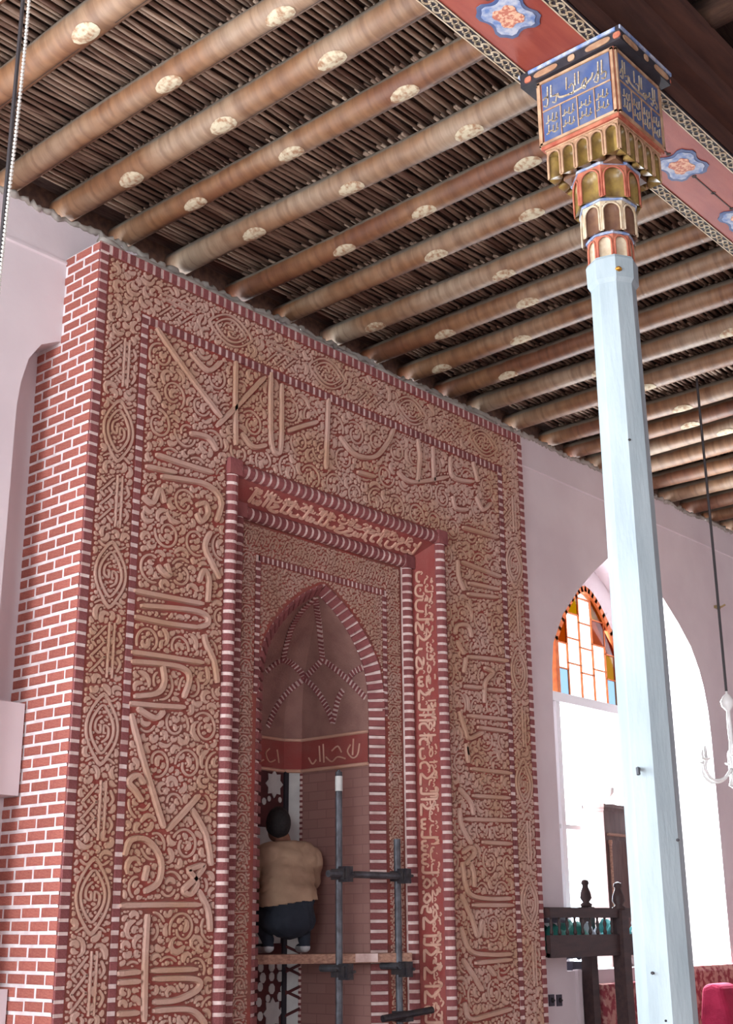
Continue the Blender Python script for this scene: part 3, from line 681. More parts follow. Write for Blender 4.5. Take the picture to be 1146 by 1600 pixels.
for R in ribs:
    P = smooth_path(R, 12); last = None; k = 0
    for p in P:
        h = BVH.ray_cast(Vector((0, 0, 0)), ray(p[0], p[1]))
        if h[0] is None: continue
        loc, nr = h[0], h[1]
        if nr.dot(ray(p[0], p[1])) > 0: nr = -nr
        if last is not None and (loc-last).length < 0.028: continue
        if last is not None:
            d = (loc-last).normalized(); c = (loc+last)/2; sd = d.cross(nr).normalized()
            mo.obox(c+nr*.003, d, sd, nr, (loc-last).length+.003, 0.042, 0.010)
            b.obox(c+nr*.008, d, sd, nr, 0.017, 0.044, 0.012)
        last = loc
VR = mo.build('vault_rib', 'mortar_warm', MIH, kind='stuff'); b.build('rib_brick', 'brick_dark', VR, kind='stuff')
b = MB(); mo = MB()
for k in range(60):
    z = 1.12-k*0.04
    b.obox((XC+HIN-.004, YC-.006, z), X_, Y_, Z_, .02, .02, .018)
mo.tube([(XC+HIN-.002, YC-.002, FLOOR), (XC+HIN-.002, YC-.002, 1.15)], .011, 6); CB = mo.build('corner_bead', 'mortar_warm', MIH); b.build('bead_brick', 'brick_dark', CB, kind='stuff')
# pierced lattice on the back of the niche
def backP(px, py, d=0.01): v = atY(px, py, YBK-d); return v
b = MB(); b.box((XC-.45, YBK-0.012, 0.72), (XC+HIN-.11, YBK-0.002, 1.14)); b.build('lattice_board', 'lattice_dark', MIH)
b = MB(); b.box((XC-.45, YBK-0.012, FLOOR), (XC+HIN-.11, YBK-0.002, -0.10)); LT = b.build('lattice_board', 'lattice_dark', MIH)
b = MB(); b.box((XC+HIN-.125, YBK-0.03, FLOOR), (XC+HIN-.085, YBK+0.0, 1.14)); b.build('lattice_post', 'lattice_frame', MIH)
def star_at(c, r, npt=8, rin=0.72):
    s = MB(); s.prism([(c.x+(r if k % 2 == 0 else r*rin)*math.sin(math.pi*k/npt), c.z+1.15*(r if k % 2 == 0 else r*rin)*math.cos(math.pi*k/npt)) for k in range(2*npt)], lambda p: (p[0], YBK-0.018, p[1]), lambda p: (p[0], YBK-0.010, p[1]))
    s.build('star_opening', 'lattice_pale', LT)
star_at(backP(428, 1225), 0.092); star_at(backP(425, 1583), 0.092); star_at(backP(428, 1225)-Vector((.28, 0, 0)), 0.092)
s = MB()
for px, py, rx in ((407, 1512, 6), (424, 1510, 7), (437, 1508, 7), (410, 1528, 7), (424, 1526, 6), (437, 1526, 7), (424, 1545, 7), (406, 1542, 6), (441, 1545, 5), (418, 1560, 5), (437, 1557, 6), (404, 1566, 6), (406, 1588, 6), (441, 1578, 5), (412, 1252, 5), (420, 1248, 4), (437, 1250, 4)):
    c = backP(px, py); r = rx*0.0045
    s.prism([(c.x+r*math.cos(math.pi/4*k+.39), c.z+1.2*r*math.sin(math.pi/4*k+.39)) for k in range(8)], lambda p: (p[0], YBK-0.017, p[1]), lambda p: (p[0], YBK-0.010, p[1]))
s.build('lattice_openings', 'lattice_pale', LT, kind='stuff')
s = MB(); cn = Vector((-(YBK-YC), -.11, 0)).normalized()
for k, z in enumerate((-.17, -.25, -.32, -.40, -.48, -.55)):
    p0 = Vector((XC+HIN, YC, z))+cn*.01; p1 = Vector((XC+HIN-.11, YBK, z-.06*(1 if k % 2 else -1)))+cn*.01
    s.tube([p0, p1], .011, 5)
s.build('corner_lattice', 'lattice_dark', MIH)
b = MB(); b.box((XC+.20, 6.80, 0.30), (XC+HIN, 6.95, 0.36)); b.build('niche_step', 'niche_clay', MIH)

# ------------------------------------------------------------------ brick edging strips
spec = []                       # (strip object, matrix, mesh key)
def half_round(nm, material, n=7):
    b = MB(); P = []
    for x in (-.5, .5):
        for k in range(n): a = math.pi*k/(n-1); P.append((x, -math.sin(a), math.cos(a)))
    F = [(k, k+1, n+k+1, n+k) for k in range(n-1)]+[tuple(range(n)), tuple(range(2*n-1, n-1, -1))]
    b.add(P, F); me = b.mesh(nm, material, False); g = bmesh.new(); g.from_mesh(me); bmesh.ops.recalc_face_normals(g, faces=g.faces); g.to_mesh(me); g.free(); return me
ROLLB = half_round('brick', 'brick_dark'); ROLLM = {}
KEY = {'flat': BRKD, 'roll': ROLLB}
rs_ = random.Random(8)
def flat_run(obj_, p0, p1, nrm, wd, pitch=0.0695, la=0.046, proud=0.010, mesh='flat', skip0=0.0):
    p0 = Vector(p0); p1 = Vector(p1); L = (p1-p0).length; d = (p1-p0)/L; az = d.cross(nrm).normalized(); n = max(1, int(round(L/pitch)))
    for k in range(n):
        c = p0+d*(L*(k+0.5)/n)
        if mesh == 'flat': M = frame(c+nrm*(proud-0.012+rs_.uniform(-.0015, .0015)), d, nrm, az, la*L/n/pitch, 0.024, wd*rs_.uniform(.94, 1.02))
        else: M = frame(c, d, nrm, az, la*L/n/pitch*rs_.uniform(.94, 1.05), wd*rs_.uniform(.97, 1.04), wd*rs_.uniform(.97, 1.03))
        spec.append((obj_, M, mesh))
def bed(name, boxes):
    b = MB()
    for lo, hi in boxes: b.box(lo, hi)
    return b.build(name, 'mortar_warm', MIH)
mY = -Y_; LOWZ = -1.55
# outer border: quoins on the left, soldier course on top, right edge
o1 = bed('outer_border', [((XL+.006, YF-.005, FLOOR), (XL+.067, YF+.01, ZTOP-.004)), ((XL+.070, YF-.005, ZTOP-.071), (XR-.002, YF+.01, ZTOP-.006)), ((XR-.058, YF-.005, FLOOR), (XR-.003, YF+.01, ZTOP-.075))])
flat_run(o1, (XL+.037, YF, ZTOP-.004), (XL+.037, YF, ZTOP-.004-CH*int((ZTOP+1.5)/CH)), mY, .066, pitch=CH, la=0.050)
flat_run(o1, (XL+.085, YF, ZTOP-.039), (XR-.005, YF, ZTOP-.039), mY, .070)
flat_run(o1, (XR-.031, YF, ZTOP-.08), (XR-.031, YF, LOWZ), mY, .058)
# right edge of the slab seen from the side
# second border
A0, A1, B0, B1, T1, T0 = 4.668, 4.724, 8.553, 8.612, 3.772, 3.712
o2 = bed('second_border', [((A0+.003, YF-.006, FLOOR), (A1-.003, YF+.01, T1-.003)), ((A1, YF-.006, T0+.003), (B0, YF+.01, T1-.003)), ((B0+.003, YF-.006, FLOOR), (B1-.003, YF+.01, T1-.003))])
flat_run(o2, ((A0+A1)/2, YF, T1-.01), ((A0+A1)/2, YF, LOWZ), mY, .054); flat_run(o2, (A1, YF, (T0+T1)/2), (B1, YF, (T0+T1)/2), mY, .058, pitch=.062, la=.040); flat_run(o2, ((B0+B1)/2, YF, T1-.07), ((B0+B1)/2, YF, LOWZ), mY, .056)
# rope mouldings
def rope(name, hw, zt, Y, rad, pitch):
    cx = [Vector((XC-hw, Y, FLOOR)), Vector((XC-hw, Y, zt)), Vector((XC+hw, Y, zt)), Vector((XC+hw, Y, FLOOR))]
    b = MB()
    for a_, c_ in zip(cx[:-1], cx[1:]): b.tube([a_, c_], rad*0.93, 14)
    o = b.build(name, 'mortar_warm', MIH, smooth=False)
    e = rad*1.0
    flat_run(o, (XC-hw, Y, zt-e), (XC-hw, Y, LOWZ), mY, rad, pitch=pitch, la=pitch*.68, mesh='roll'); flat_run(o, (XC-hw+e, Y, zt), (XC+hw-e, Y, zt), mY, rad, pitch=pitch, la=pitch*.66, mesh='roll'); flat_run(o, (XC+hw, Y, zt-e), (XC+hw, Y, LOWZ), mY, rad, pitch=pitch, la=pitch*.68, mesh='roll')
    for s in (-1, 1):
        k = MB(); c = (XC+s*hw, Y-.004, zt); k.box((c[0]-rad*1.06, Y-rad*1.05, zt-rad*1.06), (c[0]+rad*1.06, Y, zt+rad*1.06)); k.build('corner_block', 'brick_dark', o)
rope('outer_rope', H3+.045, Z3+.045, YF+.008, 0.052, 0.0675); rope('inner_rope', H4-.042, Z4-.042, YI-.03, 0.048, 0.0665)
# frame of the spandrel
h4, z4, s4 = 0.668, 2.44, 0.040
o4 = bed('spandrel_border', [((XC-h4-s4/2, YI-.006, 1.5), (XC-h4+s4/2, YI+.01, z4+s4/2)), ((XC-h4, YI-.006, z4-s4/2), (XC+h4, YI+.01, z4+s4/2)), ((XC+h4-s4/2, YI-.006, 1.5), (XC+h4+s4/2, YI+.01, z4+s4/2))])
flat_run(o4, (XC-h4, YI, z4-.02), (XC-h4, YI, 1.5), mY, .044, pitch=.058, la=.040); flat_run(o4, (XC-h4, YI, z4), (XC+h4, YI, z4), mY, .044, pitch=.046, la=.028); flat_run(o4, (XC+h4, YI, z4-.02), (XC+h4, YI, 1.5), mY, .044, pitch=.058, la=.040)
# bricks of the arch ring, laid on its splay
mids = [Vector((XC+(f[0]+i[0])/2, (YA+YN)/2, (f[1]+i[1])/2)) for f, i in zip(full, fin)]
acc = 0.0; nxt = 0.035
for k in range(len(mids)-1):
    p0, p1 = mids[k], mids[k+1]; L = (p1-p0).length; d = (p1-p0)/L
    ac = Vector((fin[k][0]+fin[k+1][0]-full[k][0]-full[k+1][0], 2*(YN-YA), fin[k][1]+fin[k+1][1]-full[k][1]-full[k+1][1])); wd = ac.length/2; ac.normalize()
    nr = d.cross(ac).normalized(); 
    if nr.y > 0: nr = -nr
    while nxt < acc+L:
        c = p0+d*(nxt-acc); az = d.cross(nr).normalized()
        spec.append((RING, frame(c+nr*.004, d, nr, az, .046, .03, wd*1.04), 'flat')); nxt += 0.068
    acc += L
def bdepth(M):
    c = M.translation; z = c.dot(FW); sx = 573+FPX*c.dot(RT)/z; sy = 800-FPX*c.dot(UP)/z
    return z if (-10 < sx < 1156 and -10 < sy < 1610) else 99
spec.sort(key=lambda s: bdepth(s[1])*(0.9 if s[0] == RING else 1.0)); runs = {}
for k, (o, M, key) in enumerate(spec):
    if k < 300: place('brick', KEY[key], o, M)
    else:
        rn = runs.setdefault(o.name, (o, MB())); me = KEY[key]
        rn[1].add([M @ v.co for v in me.vertices], [tuple(p.vertices) for p in me.polygons])
for o, rn in runs.values(): rn.build('brick_run', 'brick_dark', o, recalc=False, kind='stuff')

# ------------------------------------------------------------------ carved ornament: leaves, scrolls and script packed into the bands
class Pack:
    def __init__(s, u0, u1, v0, v1, res):
        s.u0, s.v0, s.res = u0, v0, res; s.nu = int((u1-u0)/res)+1; s.nv = int((v1-v0)/res)+1
        s.free = np.zeros((s.nv, s.nu), bool); s.out = []; s.discs = {}; s.fat = 1.0
    def allow(s, a, b, c, d):
        i0, i1, j0, j1 = [int(round(t/s.res)) for t in (a-s.u0, b-s.u0, c-s.v0, d-s.v0)]
        s.free[max(0, j0):j1, max(0, i0):i1] = True
    def forbid(s, a, b, c, d):
        i0, i1, j0, j1 = [int(round(t/s.res)) for t in (a-s.u0, b-s.u0, c-s.v0, d-s.v0)]
        s.free[max(0, j0):max(0, j1), max(0, i0):max(0, i1)] = False
    def stamp(s, P, R):
        for (u, v), r in zip(P, R):
            k = int(round(r/s.res)); 
            if k not in s.discs:
                g = np.arange(-k, k+1); s.discs[k] = ~((g[:, None]**2+g[None, :]**2) <= (k+.3)**2)
            i = int(round((u-s.u0)/s.res)); j = int(round((v-s.v0)/s.res)); a0, a1, b0, b1 = max(0, j-k), min(s.nv, j+k+1), max(0, i-k), min(s.nu, i+k+1)
            if a0 >= a1 or b0 >= b1: continue
            s.free[a0:a1, b0:b1] &= s.discs[k][a0-j+k:a1-j+k, b0-i+k:b1-i+k]
    def ok(s, Q):
        i = np.rint((Q[:, 0]-s.u0)/s.res).astype(int); j = np.rint((Q[:, 1]-s.v0)/s.res).astype(int)
        if i.min() < 0 or j.min() < 0 or i.max() >= s.nu or j.max() >= s.nv: return False
        return bool(s.free[j, i].all())
    def stroke(s, pts, wd, h, gap, sub=6, taper=False, prof=None):
        P = smooth_path(pts, sub) if sub > 1 else np.array(pts, float); n = len(P)
        W = np.full(n, wd/2) if not taper else wd/2*np.clip(1.15-np.linspace(0, 1, n)*.75, .3, 1)
        if prof is not None: W = wd/2*np.interp(np.linspace(0, 1, n), np.linspace(0, 1, len(prof)), prof)
        W[0] *= .6; W[-1] *= .55
        dn = np.concatenate([P[:1], (P[1:]+P[:-1])/2, P]); s.stamp(dn, [wd/2+gap]*len(dn)); s.out.append((P, W, h))
    def erode(s, r):
        f = s.free; k = int(r/s.res)
        for _ in range(k):
            g = f.copy(); g[1:] &= f[:-1]; g[:-1] &= f[1:]; g[:, 1:] &= f[:, :-1]; g[:, :-1] &= f[:, 1:]; f = g
        return f
    def fill(s, rng, ln, wd, h, gap, rounds, per, region=None, curl=(1.0, 3.2), angf=None):
        prof = np.array([.35, .85, 1.0, .95, .78, .55, .28]); n = 7
        for _ in range(rounds):
            e = s.erode(wd*0.45+gap)
            if region is not None: e &= region
            idx = np.flatnonzero(e)
            if len(idx) == 0: return
            for q in rng.choice(idx, min(per, len(idx)), replace=False):
                j, i = divmod(int(q), s.nu); u = s.u0+i*s.res; v = s.v0+j*s.res
                for t in range(3):
                    L = ln*rng.uniform(.7, 1.15)*(1-.22*t); W = wd*rng.uniform(.8, 1.1); c = rng.uniform(*curl)*rng.choice((-1, 1)); a = rng.uniform(0, 2*np.pi) if angf is None else angf(u, v, rng)
                    th = a+c*(np.linspace(0, 1, n)**1.5); st = L/(n-1)
                    P = np.cumsum(np.stack([np.cos(th), np.sin(th)], 1)*st, 0); P += np.array([u, v])-P[2]
                    w_ = W/2*prof; nr = np.stack([-np.sin(th), np.cos(th)], 1)
                    if s.ok(np.concatenate([P, P+nr*(w_+gap)[:, None], P-nr*(w_+gap)[:, None]])):
                        s.out.append((P, w_, h)); dn = np.concatenate([P, (P[1:]+P[:-1])/2]); wr = np.concatenate([w_, (w_[1:]+w_[:-1])/2]); s.stamp(dn, wr+gap*.35)
                        break
    def build(s, name, material, f, parent):
        V = []; F = []
        for P, W, h in s.out:
            n = len(P); T = np.gradient(P, axis=0); T /= np.maximum(1e-9, np.linalg.norm(T, axis=1))[:, None]; N = np.stack([-T[:, 1], T[:, 0]], 1); b0 = len(V)
            for p, nr, w_ in zip(P, N, W):
                for k, hh in ((-1, 0.0), (-.72, h), (.72, h), (1, 0.0)):
                    q = p+nr*(k*w_*s.fat); V.append(f(q[0], q[1], hh))
            for a in range(n-1):
                for k in range(3): F.append((b0+4*a+k, b0+4*a+k+1, b0+4*a+k+5, b0+4*a+k+4))
            F.append((b0, b0+1, b0+2, b0+3)); e = b0+4*(n-1); F.append((e+3, e+2, e+1, e))
        me = bpy.data.meshes.new(name); me.from_pydata(V, [], F); me.materials.append(MATS[material]); me.update()
        o = link(name, me, parent); o['kind'] = 'stuff'; return o
rng = np.random.default_rng(5)
frontf = lambda u, v, h: (u, YF-h, v)
innerf = lambda u, v, h: (u, YI-h, v)
def F2(px, py): p = atY(px, py, YF); return (p.x, p.z)
G = Pack(4.35, 8.90, -0.80, 4.12, 0.004)
# main band with the great inscription
IL, IR_, IT = XC-H3-.10, XC+H3+.10, Z3+.10
G.allow(A1+.008, IL, -.78, T0-.006); G.allow(IR_, B0-.008, -.78, T0-.006); G.allow(A1+.008, B0-.008, IT, T0-.006)
main = G.free.copy()
def px_strokes(scale, ox, oy, lst):
    for L in lst: G.stroke([F2(ox+x/scale, oy+y/scale) for x, y in L], 0.030, 0.024, 0.007)
px_strokes(3.81, 90, 700, [[(580, 40), (740, 95), (920, 150)], [(520, 110), (700, 150)], [(610, 170), (780, 195), (870, 215), (940, 265), (968, 340), (940, 440)], [(820, 345), (870, 330), (890, 390), (850, 440), (820, 390)],
    [(905, 500), (872, 590), (915, 690), (958, 780)], [(835, 800), (865, 730), (895, 790), (888, 920)], [(450, 850), (650, 890), (860, 930)], [(490, 940), (700, 955), (830, 975), (885, 1005), (885, 1050), (830, 1070)],
    [(450, 1005), (640, 1045), (830, 1070)], [(865, 1110), (880, 1170), (925, 1270), (945, 1400)], [(430, 1215), (640, 1245), (860, 1280)], [(430, 1272), (600, 1285), (735, 1310), (780, 1370), (745, 1490)],
    [(620, 1300), (630, 1390), (590, 1460), (450, 1480)], [(420, 1520), (580, 1535), (750, 1545)], [(590, 700), (620, 740), (660, 760), (640, 690)], [(500, 290), (560, 330), (600, 250), (630, 330)]])
px_strokes(2.908, 0, 1050, [[(590, 190), (640, 380), (700, 580), (740, 710)], [(755, 720), (830, 640), (900, 560)], [(620, 165), (700, 210), (740, 180)], [(560, 835), (590, 765), (665, 765), (725, 850), (715, 955), (650, 1000)], [(665, 880), (650, 950)],
    [(865, 620), (930, 740), (955, 880)], [(845, 900), (920, 880), (880, 940), (830, 990), (860, 1010), (890, 960), (850, 900)], [(895, 990), (940, 1080), (950, 1180)], [(540, 1062), (720, 1058), (905, 1058)], [(665, 1100), (655, 1300), (650, 1590)],
    [(530, 1372), (630, 1362)], [(680, 1358), (890, 1350)], [(530, 1412), (630, 1405)], [(690, 1395), (880, 1395), (895, 1440), (800, 1490), (690, 1500)], [(530, 1555), (625, 1548)], [(690, 1540), (860, 1535), (930, 1600)], [(640, 590), (610, 540), (580, 500), (620, 470), (650, 510)]])
px_strokes(2.865, 100, 370, [[(765, 560), (763, 750), (765, 935)], [(680, 850), (790, 740), (895, 630)], [(922, 610), (922, 900), (945, 970), (968, 930), (970, 660)], [(790, 880), (840, 940), (900, 935)], [(410, 410), (540, 600), (700, 810)], [(1000, 870), (1060, 850), (1130, 830)],
    [(560, 520), (640, 600), (700, 560)], [(560, 880), (640, 900), (680, 960)]])
px_strokes(2.547, 400, 400, [[(285, 570), (280, 700), (275, 850)], [(330, 720), (390, 790), (470, 800), (520, 745), (545, 690)], [(640, 730), (648, 800), (640, 900)], [(700, 760), (705, 900)], [(560, 860), (620, 900), (760, 880)], [(770, 800), (780, 880), (860, 900)], [(860, 820), (880, 900)], [(400, 860), (470, 880)]])
px_strokes(3.81, 690, 760, [[(120, 245), (230, 275), (330, 305)], [(115, 450), (230, 495), (350, 540)], [(90, 440), (98, 540), (130, 620)], [(155, 575), (340, 615)], [(150, 640), (330, 662)], [(75, 880), (90, 830), (150, 830), (175, 900)], [(85, 920), (130, 1000)], [(150, 1015), (270, 1025), (390, 1040)], [(140, 1020), (128, 1110)],
    [(250, 1080), (300, 1110), (255, 1170), (250, 1290)], [(130, 1190), (235, 1200)], [(270, 1208), (370, 1220)], [(100, 1340), (135, 1450), (160, 1500), (240, 1465)], [(150, 1365), (400, 1390)], [(210, 1435), (400, 1460)], [(140, 1530), (150, 1600)], [(60, 60), (80, 130), (150, 140)], [(200, 60), (240, 140), (290, 100)]])
px_strokes(3.556, 640, 1150, [[(310, 60), (322, 150)], [(335, 182), (560, 208)], [(270, 290), (335, 370), (350, 440)], [(345, 332), (550, 345)], [(295, 462), (575, 470)], [(272, 400), (285, 500), (340, 600)], [(400, 590), (560, 600)], [(290, 650), (335, 620), (355, 655), (305, 715)], [(330, 690), (350, 760), (355, 840)],
    [(288, 700), (305, 820), (340, 885), (440, 905), (560, 902)], [(345, 940), (570, 940)], [(280, 880), (340, 1010), (375, 1110), (398, 1030), (412, 1120)], [(280, 1060), (330, 1190), (440, 1215), (560, 1212)], [(360, 1262), (560, 1242)], [(290, 1240), (350, 1330), (400, 1415)], [(300, 1480), (330, 1570), (440, 1550), (560, 1515)], [(430, 1280), (470, 1330)]])
# scrolling stems behind the script
ctr = []
for v in np.arange(-.7, 3.7, .235):
    for u in np.arange(4.84, 8.5, .235):
        uu, v2 = u+(.11 if int(round((v+.7)/.235)) % 2 else 0), v
        i = int((uu-G.u0)/G.res); j = int((v2-G.v0)/G.res)
        if 0 <= i < G.nu and 0 <= j < G.nv and main[j, i]: ctr.append((uu, v2, 1 if (int(round((v+.7)/.235))+int(round((u-4.84)/.235))) % 2 else -1))
for u, v, sg in ctr:
    a0 = rng.uniform(0, 6.28); pts = []; runs_ = []
    for t in np.linspace(0, 1, 26):
        a = a0+sg*t*2.1*np.pi; r = .102*(1-t*.58); q = np.array([[u+r*np.cos(a), v+r*np.sin(a)]])
        if G.ok(np.concatenate([q, q+.011, q-.011, q+[[.011, -.011]], q+[[-.011, .011]]])): pts.append(tuple(q[0]))
        else:
            if len(pts) > 3: runs_.append(pts)
            pts = []
    if len(pts) > 3: runs_.append(pts)
    for R in runs_: G.stroke(R, .013, .011, .0042, sub=2)
G.fill(rng, .170, .034, .014, .0034, 6, 500, main, (1.6, 4.2)); G.fill(rng, .105, .030, .013, .0032, 8, 900, main, (1.2, 3.8)); G.fill(rng, .062, .024, .012, .003, 8, 1400, main); G.fill(rng, .036, .017, .010, .0026, 6, 2000, main); G.fill(rng, .022, .012, .009, .002, 5, 2500, main)
# narrow outer band: ogee medallions alternating with plaited kufic
G.free[:] = False
G.allow(XL+.080, A0-.006, -.78, ZTOP-.085); G.allow(B1+.006, XR-.068, -.78, ZTOP-.085); G.allow(XL+.080, XR-.068, T1+.008, ZTOP-.085)
outer = G.free.copy()
def medal(cu, cv, vert, knot):
    f = (lambda a, b_: (cu+a, cv+b_)) if vert else (lambda a, b_: (cu+b_, cv+a))
    if not knot:
        for k, (ra, rb_) in enumerate(((.112, .175), (.082, .125))):
            og = [(ra*math.sin(t)*(1-.30*abs(math.cos(t))**2), rb_*math.cos(t)*(1+.10*abs(math.cos(t))**8)) for t in np.linspace(0, 2*math.pi, 25)]
            G.stroke([f(a, b_) for a, b_ in og], .0125, .014, .0035, sub=2)
        for sg in (-1, 1):
            G.stroke([f(sg*.004, -sg*.075), f(sg*.042, -sg*.045), f(sg*.046, sg*.005), f(sg*.014, sg*.022), f(sg*.012, -sg*.018), f(sg*.028, -sg*.020)], .012, .012, .003, sub=4)
            G.stroke([f(-sg*.036, -sg*.048), f(-sg*.014, -sg*.060)], .012, .012, .003, sub=3)
            G.stroke([f(-.10, sg*.19), f(-.05, sg*.165), f(0, sg*.205), f(.05, sg*.165), f(.10, sg*.19)], .012, .013, .0035, sub=3)
    else:
        for s in (-1, 1):
            G.stroke([f(s*.018+.03, .17), f(s*.018+.03, -.16)], .013, .016, .0035, sub=2)
        for q in (.09, .0, -.09):
            G.stroke([f(-.11, q-.05), f(-.06, q), f(-.01, q+.055)], .012, .013, .003, sub=4); G.stroke([f(-.11, q+.045), f(-.075, q+.012)], .012, .013, .003, sub=4); G.stroke([f(-.05, q-.012), f(-.008, q-.05)], .012, .013, .003, sub=4)
        for s in (-1, 1): G.stroke([f(.075, s*.03), f(.105, s*.07), f(.08, s*.12)], .014, .013, .0035)
for cu in (4.53, 8.737):
    for k in range(-2, 9):
        v = 0.18+k*0.457
        if -.7 < v < 3.75: medal(cu, v, True, k % 2 != 0)
for k in range(8): medal(4.95+k*.487, 3.925, False, k % 2 == 0)
G.fill(rng, .15, .034, .014, .0032, 6, 300, outer, (1.4, 3.8)); G.fill(rng, .085, .028, .013, .003, 6, 600, outer); G.fill(rng, .050, .021, .011, .0028, 6, 900, outer); G.fill(rng, .030, .015, .010, .0024, 5, 1300, outer); G.fill(rng, .020, .011, .009, .002, 4, 1500, outer)
G.fat = 1.2; G.build('carved_relief', 'terracotta', frontf, MIH)
# fine carving inside the ropes
Q = Pack(5.70, 7.50, -0.80, 2.74, 0.0028)
hi = H4-.095
Q.allow(XC-hi, XC+hi, -.78, Z4-.095); Q.forbid(XC-h4-s4/2-.005, XC+h4+s4/2+.005, z4-s4/2-.005, z4+s4/2+.005)
Q.forbid(XC-h4-s4/2-.005, XC-h4+s4/2+.005, -1, z4+.03); Q.forbid(XC+h4-s4/2-.005, XC+h4+s4/2+.005, -1, z4+.03)
for (h0, z0), (h1, z1) in zip(ARC[:-1], ARC[1:]): Q.forbid(XC+min(h0, h1)-.004, XC+max(h0, h1)+.004, -1, max(z0, z1)+.012)
fine = Q.free.copy()
for s in (-1, 1):
    for k in range(26):
        v = -.72+k*.125; c = XC+s*(.77); Q.stroke([(c-.06, v), (c-.02, v+.05), (c+.03, v+.045), (c+.055, v-.01)], .010, .009, .0025, sub=3); Q.stroke([(c-.055, v+.07), (c+.06, v+.075)], .009, .009, .0025, sub=2)
for k in range(13):
    u = XC-.78+k*.13; v = (z4+Z4-.07)/2; Q.stroke([(u-.05, v-.04), (u, v+.05), (u+.045, v+.02), (u+.02, v-.04)], .010, .009, .0025, sub=3)
Q.fill(rng, .060, .018, .010, .0024, 4, 700, fine); Q.fill(rng, .040, .0145, .009, .0022, 5, 1300, fine); Q.fill(rng, .024, .011, .008, .002, 4, 1800, fine)
Q.fat = 1.22; Q.build('fine_relief', 'terracotta_fine', innerf, MIH)
# script on the red reveal: joined letters with tall shafts, tops pointing outwards
def letters(rnd_, L):
    S = []; x = 0.03
    while x < L-.10:
        k = rnd_.choice('AAALLLKNBSHWYMRD')
        if k == 'A': S.append([(x, .10), (x, .5), (x+.004, .92)]); x += .036
        elif k == 'L': S += [[(x+.05, .16), (x+.01, .14), (x, .30), (x+.002, .92)]]; x += .058
        elif k == 'K': S += [[(x, .12), (x+.09, .13)], [(x+.09, .16), (x+.05, .45), (x+.10, .80)]]; x += .115
        elif k == 'N': S += [[(x, .46), (x+.01, .14), (x+.05, .05), (x+.09, .16), (x+.092, .44)], [(x+.048, .60), (x+.054, .66)]]; x += .115
        elif k == 'B': S += [[(x, .30), (x+.012, .14), (x+.07, .14), (x+.08, .34)]]; x += .098
        elif k == 'S': S += [[(x, .34), (x+.006, .15), (x+.03, .15), (x+.035, .33)], [(x+.04, .15), (x+.065, .15), (x+.07, .36)]]; x += .09
        elif k == 'H': S += [[(x+.02, .14), (x, .30), (x+.03, .48), (x+.06, .30), (x+.02, .14)], [(x+.06, .15), (x+.085, .15)]]; x += .10
        elif k == 'W': S += [[(x+.03, .42), (x+.005, .50), (x+.01, .32), (x+.04, .30), (x+.04, .12), (x-.01, .02)]]; x += .065
        elif k == 'Y': S += [[(x+.06, .40), (x+.01, .36), (x+.05, .22), (x+.07, .08), (x+.01, .03), (x-.02, .12)]]; x += .09
        elif k == 'M': S += [[(x+.05, .15), (x+.03, .34), (x+.005, .26), (x+.03, .15), (x, .04)]]; x += .075
        elif k == 'R': S += [[(x+.04, .36), (x+.036, .14), (x, .03)]]; x += .055
        elif k == 'D': S += [[(x+.01, .60), (x+.05, .40), (x+.04, .15), (x, .14)]]; x += .07
        if rnd_.random() < .45: S.append([(x-.045, .66+rnd_.random()*.2), (x-.02, .72+rnd_.random()*.2), (x-.004, .64+rnd_.random()*.2)])
        x += .004
    return S
def reveal_map(side):
    o0 = {'R': Vector((XC+H3, YF, 0)), 'L': Vector((XC-H3, YF, 0)), 'T': Vector((0, YF, Z3))}[side]
    i0 = {'R': Vector((XC+H4, yq, 0)), 'L': Vector((XC-H4, yq, 0)), 'T': Vector((0, yq, Z4))}[side]
    ac = (o0-i0); along = {'R': Z_, 'L': -Z_, 'T': -X_}[side]; nr = ac.cross(along).normalized()
    if nr.y > 0: nr = -nr
    st = {'R': -.80, 'L': 2.74, 'T': XC+.95}[side]
    def f(u, v, h):
        base = i0+ac*(0.12+0.78*v/1.0)
        base = base+(Vector((0, 0, st)) if side != 'T' else Vector((st, 0, 0)))+along*u+nr*h
        return tuple(base)
    return f
rl = random.Random(31)
for side, L in (('R', 3.5), ('T', 1.90), ('L', 3.5)):
    K = Pack(0, 1, 0, 1, .01); f = reveal_map(side)
    wdt = Vector((H3-H4, .155, 0)).length*.78
    for S in letters(rl, L):
        P = smooth_path([(a, b_*wdt) for a, b_ in S], 4); W = np.full(len(P), .0115); W[0] *= .7; W[-1] *= .6; K.out.append((P, W, .012))
    for S in letters(rl, L):
        P = smooth_path([(a, (.50+b_*.5)*wdt) for a, b_ in S], 4); W = np.full(len(P), .0075); W[0] *= .7; W[-1] *= .6; K.out.append((P, W, .009))
    for a in np.arange(.03, L-.04, .034):
        yy = wdt*rl.uniform(.25, .9); P = smooth_path([(a, yy), (a+.012, yy+.012), (a+.026, yy+.002)], 3); K.out.append((P, np.full(len(P), .006), .008))
    K.build('inscription_letters', 'terracotta_pale', lambda u, v, h, f=f, w_=wdt: f(u, v/w_, h), MIH)
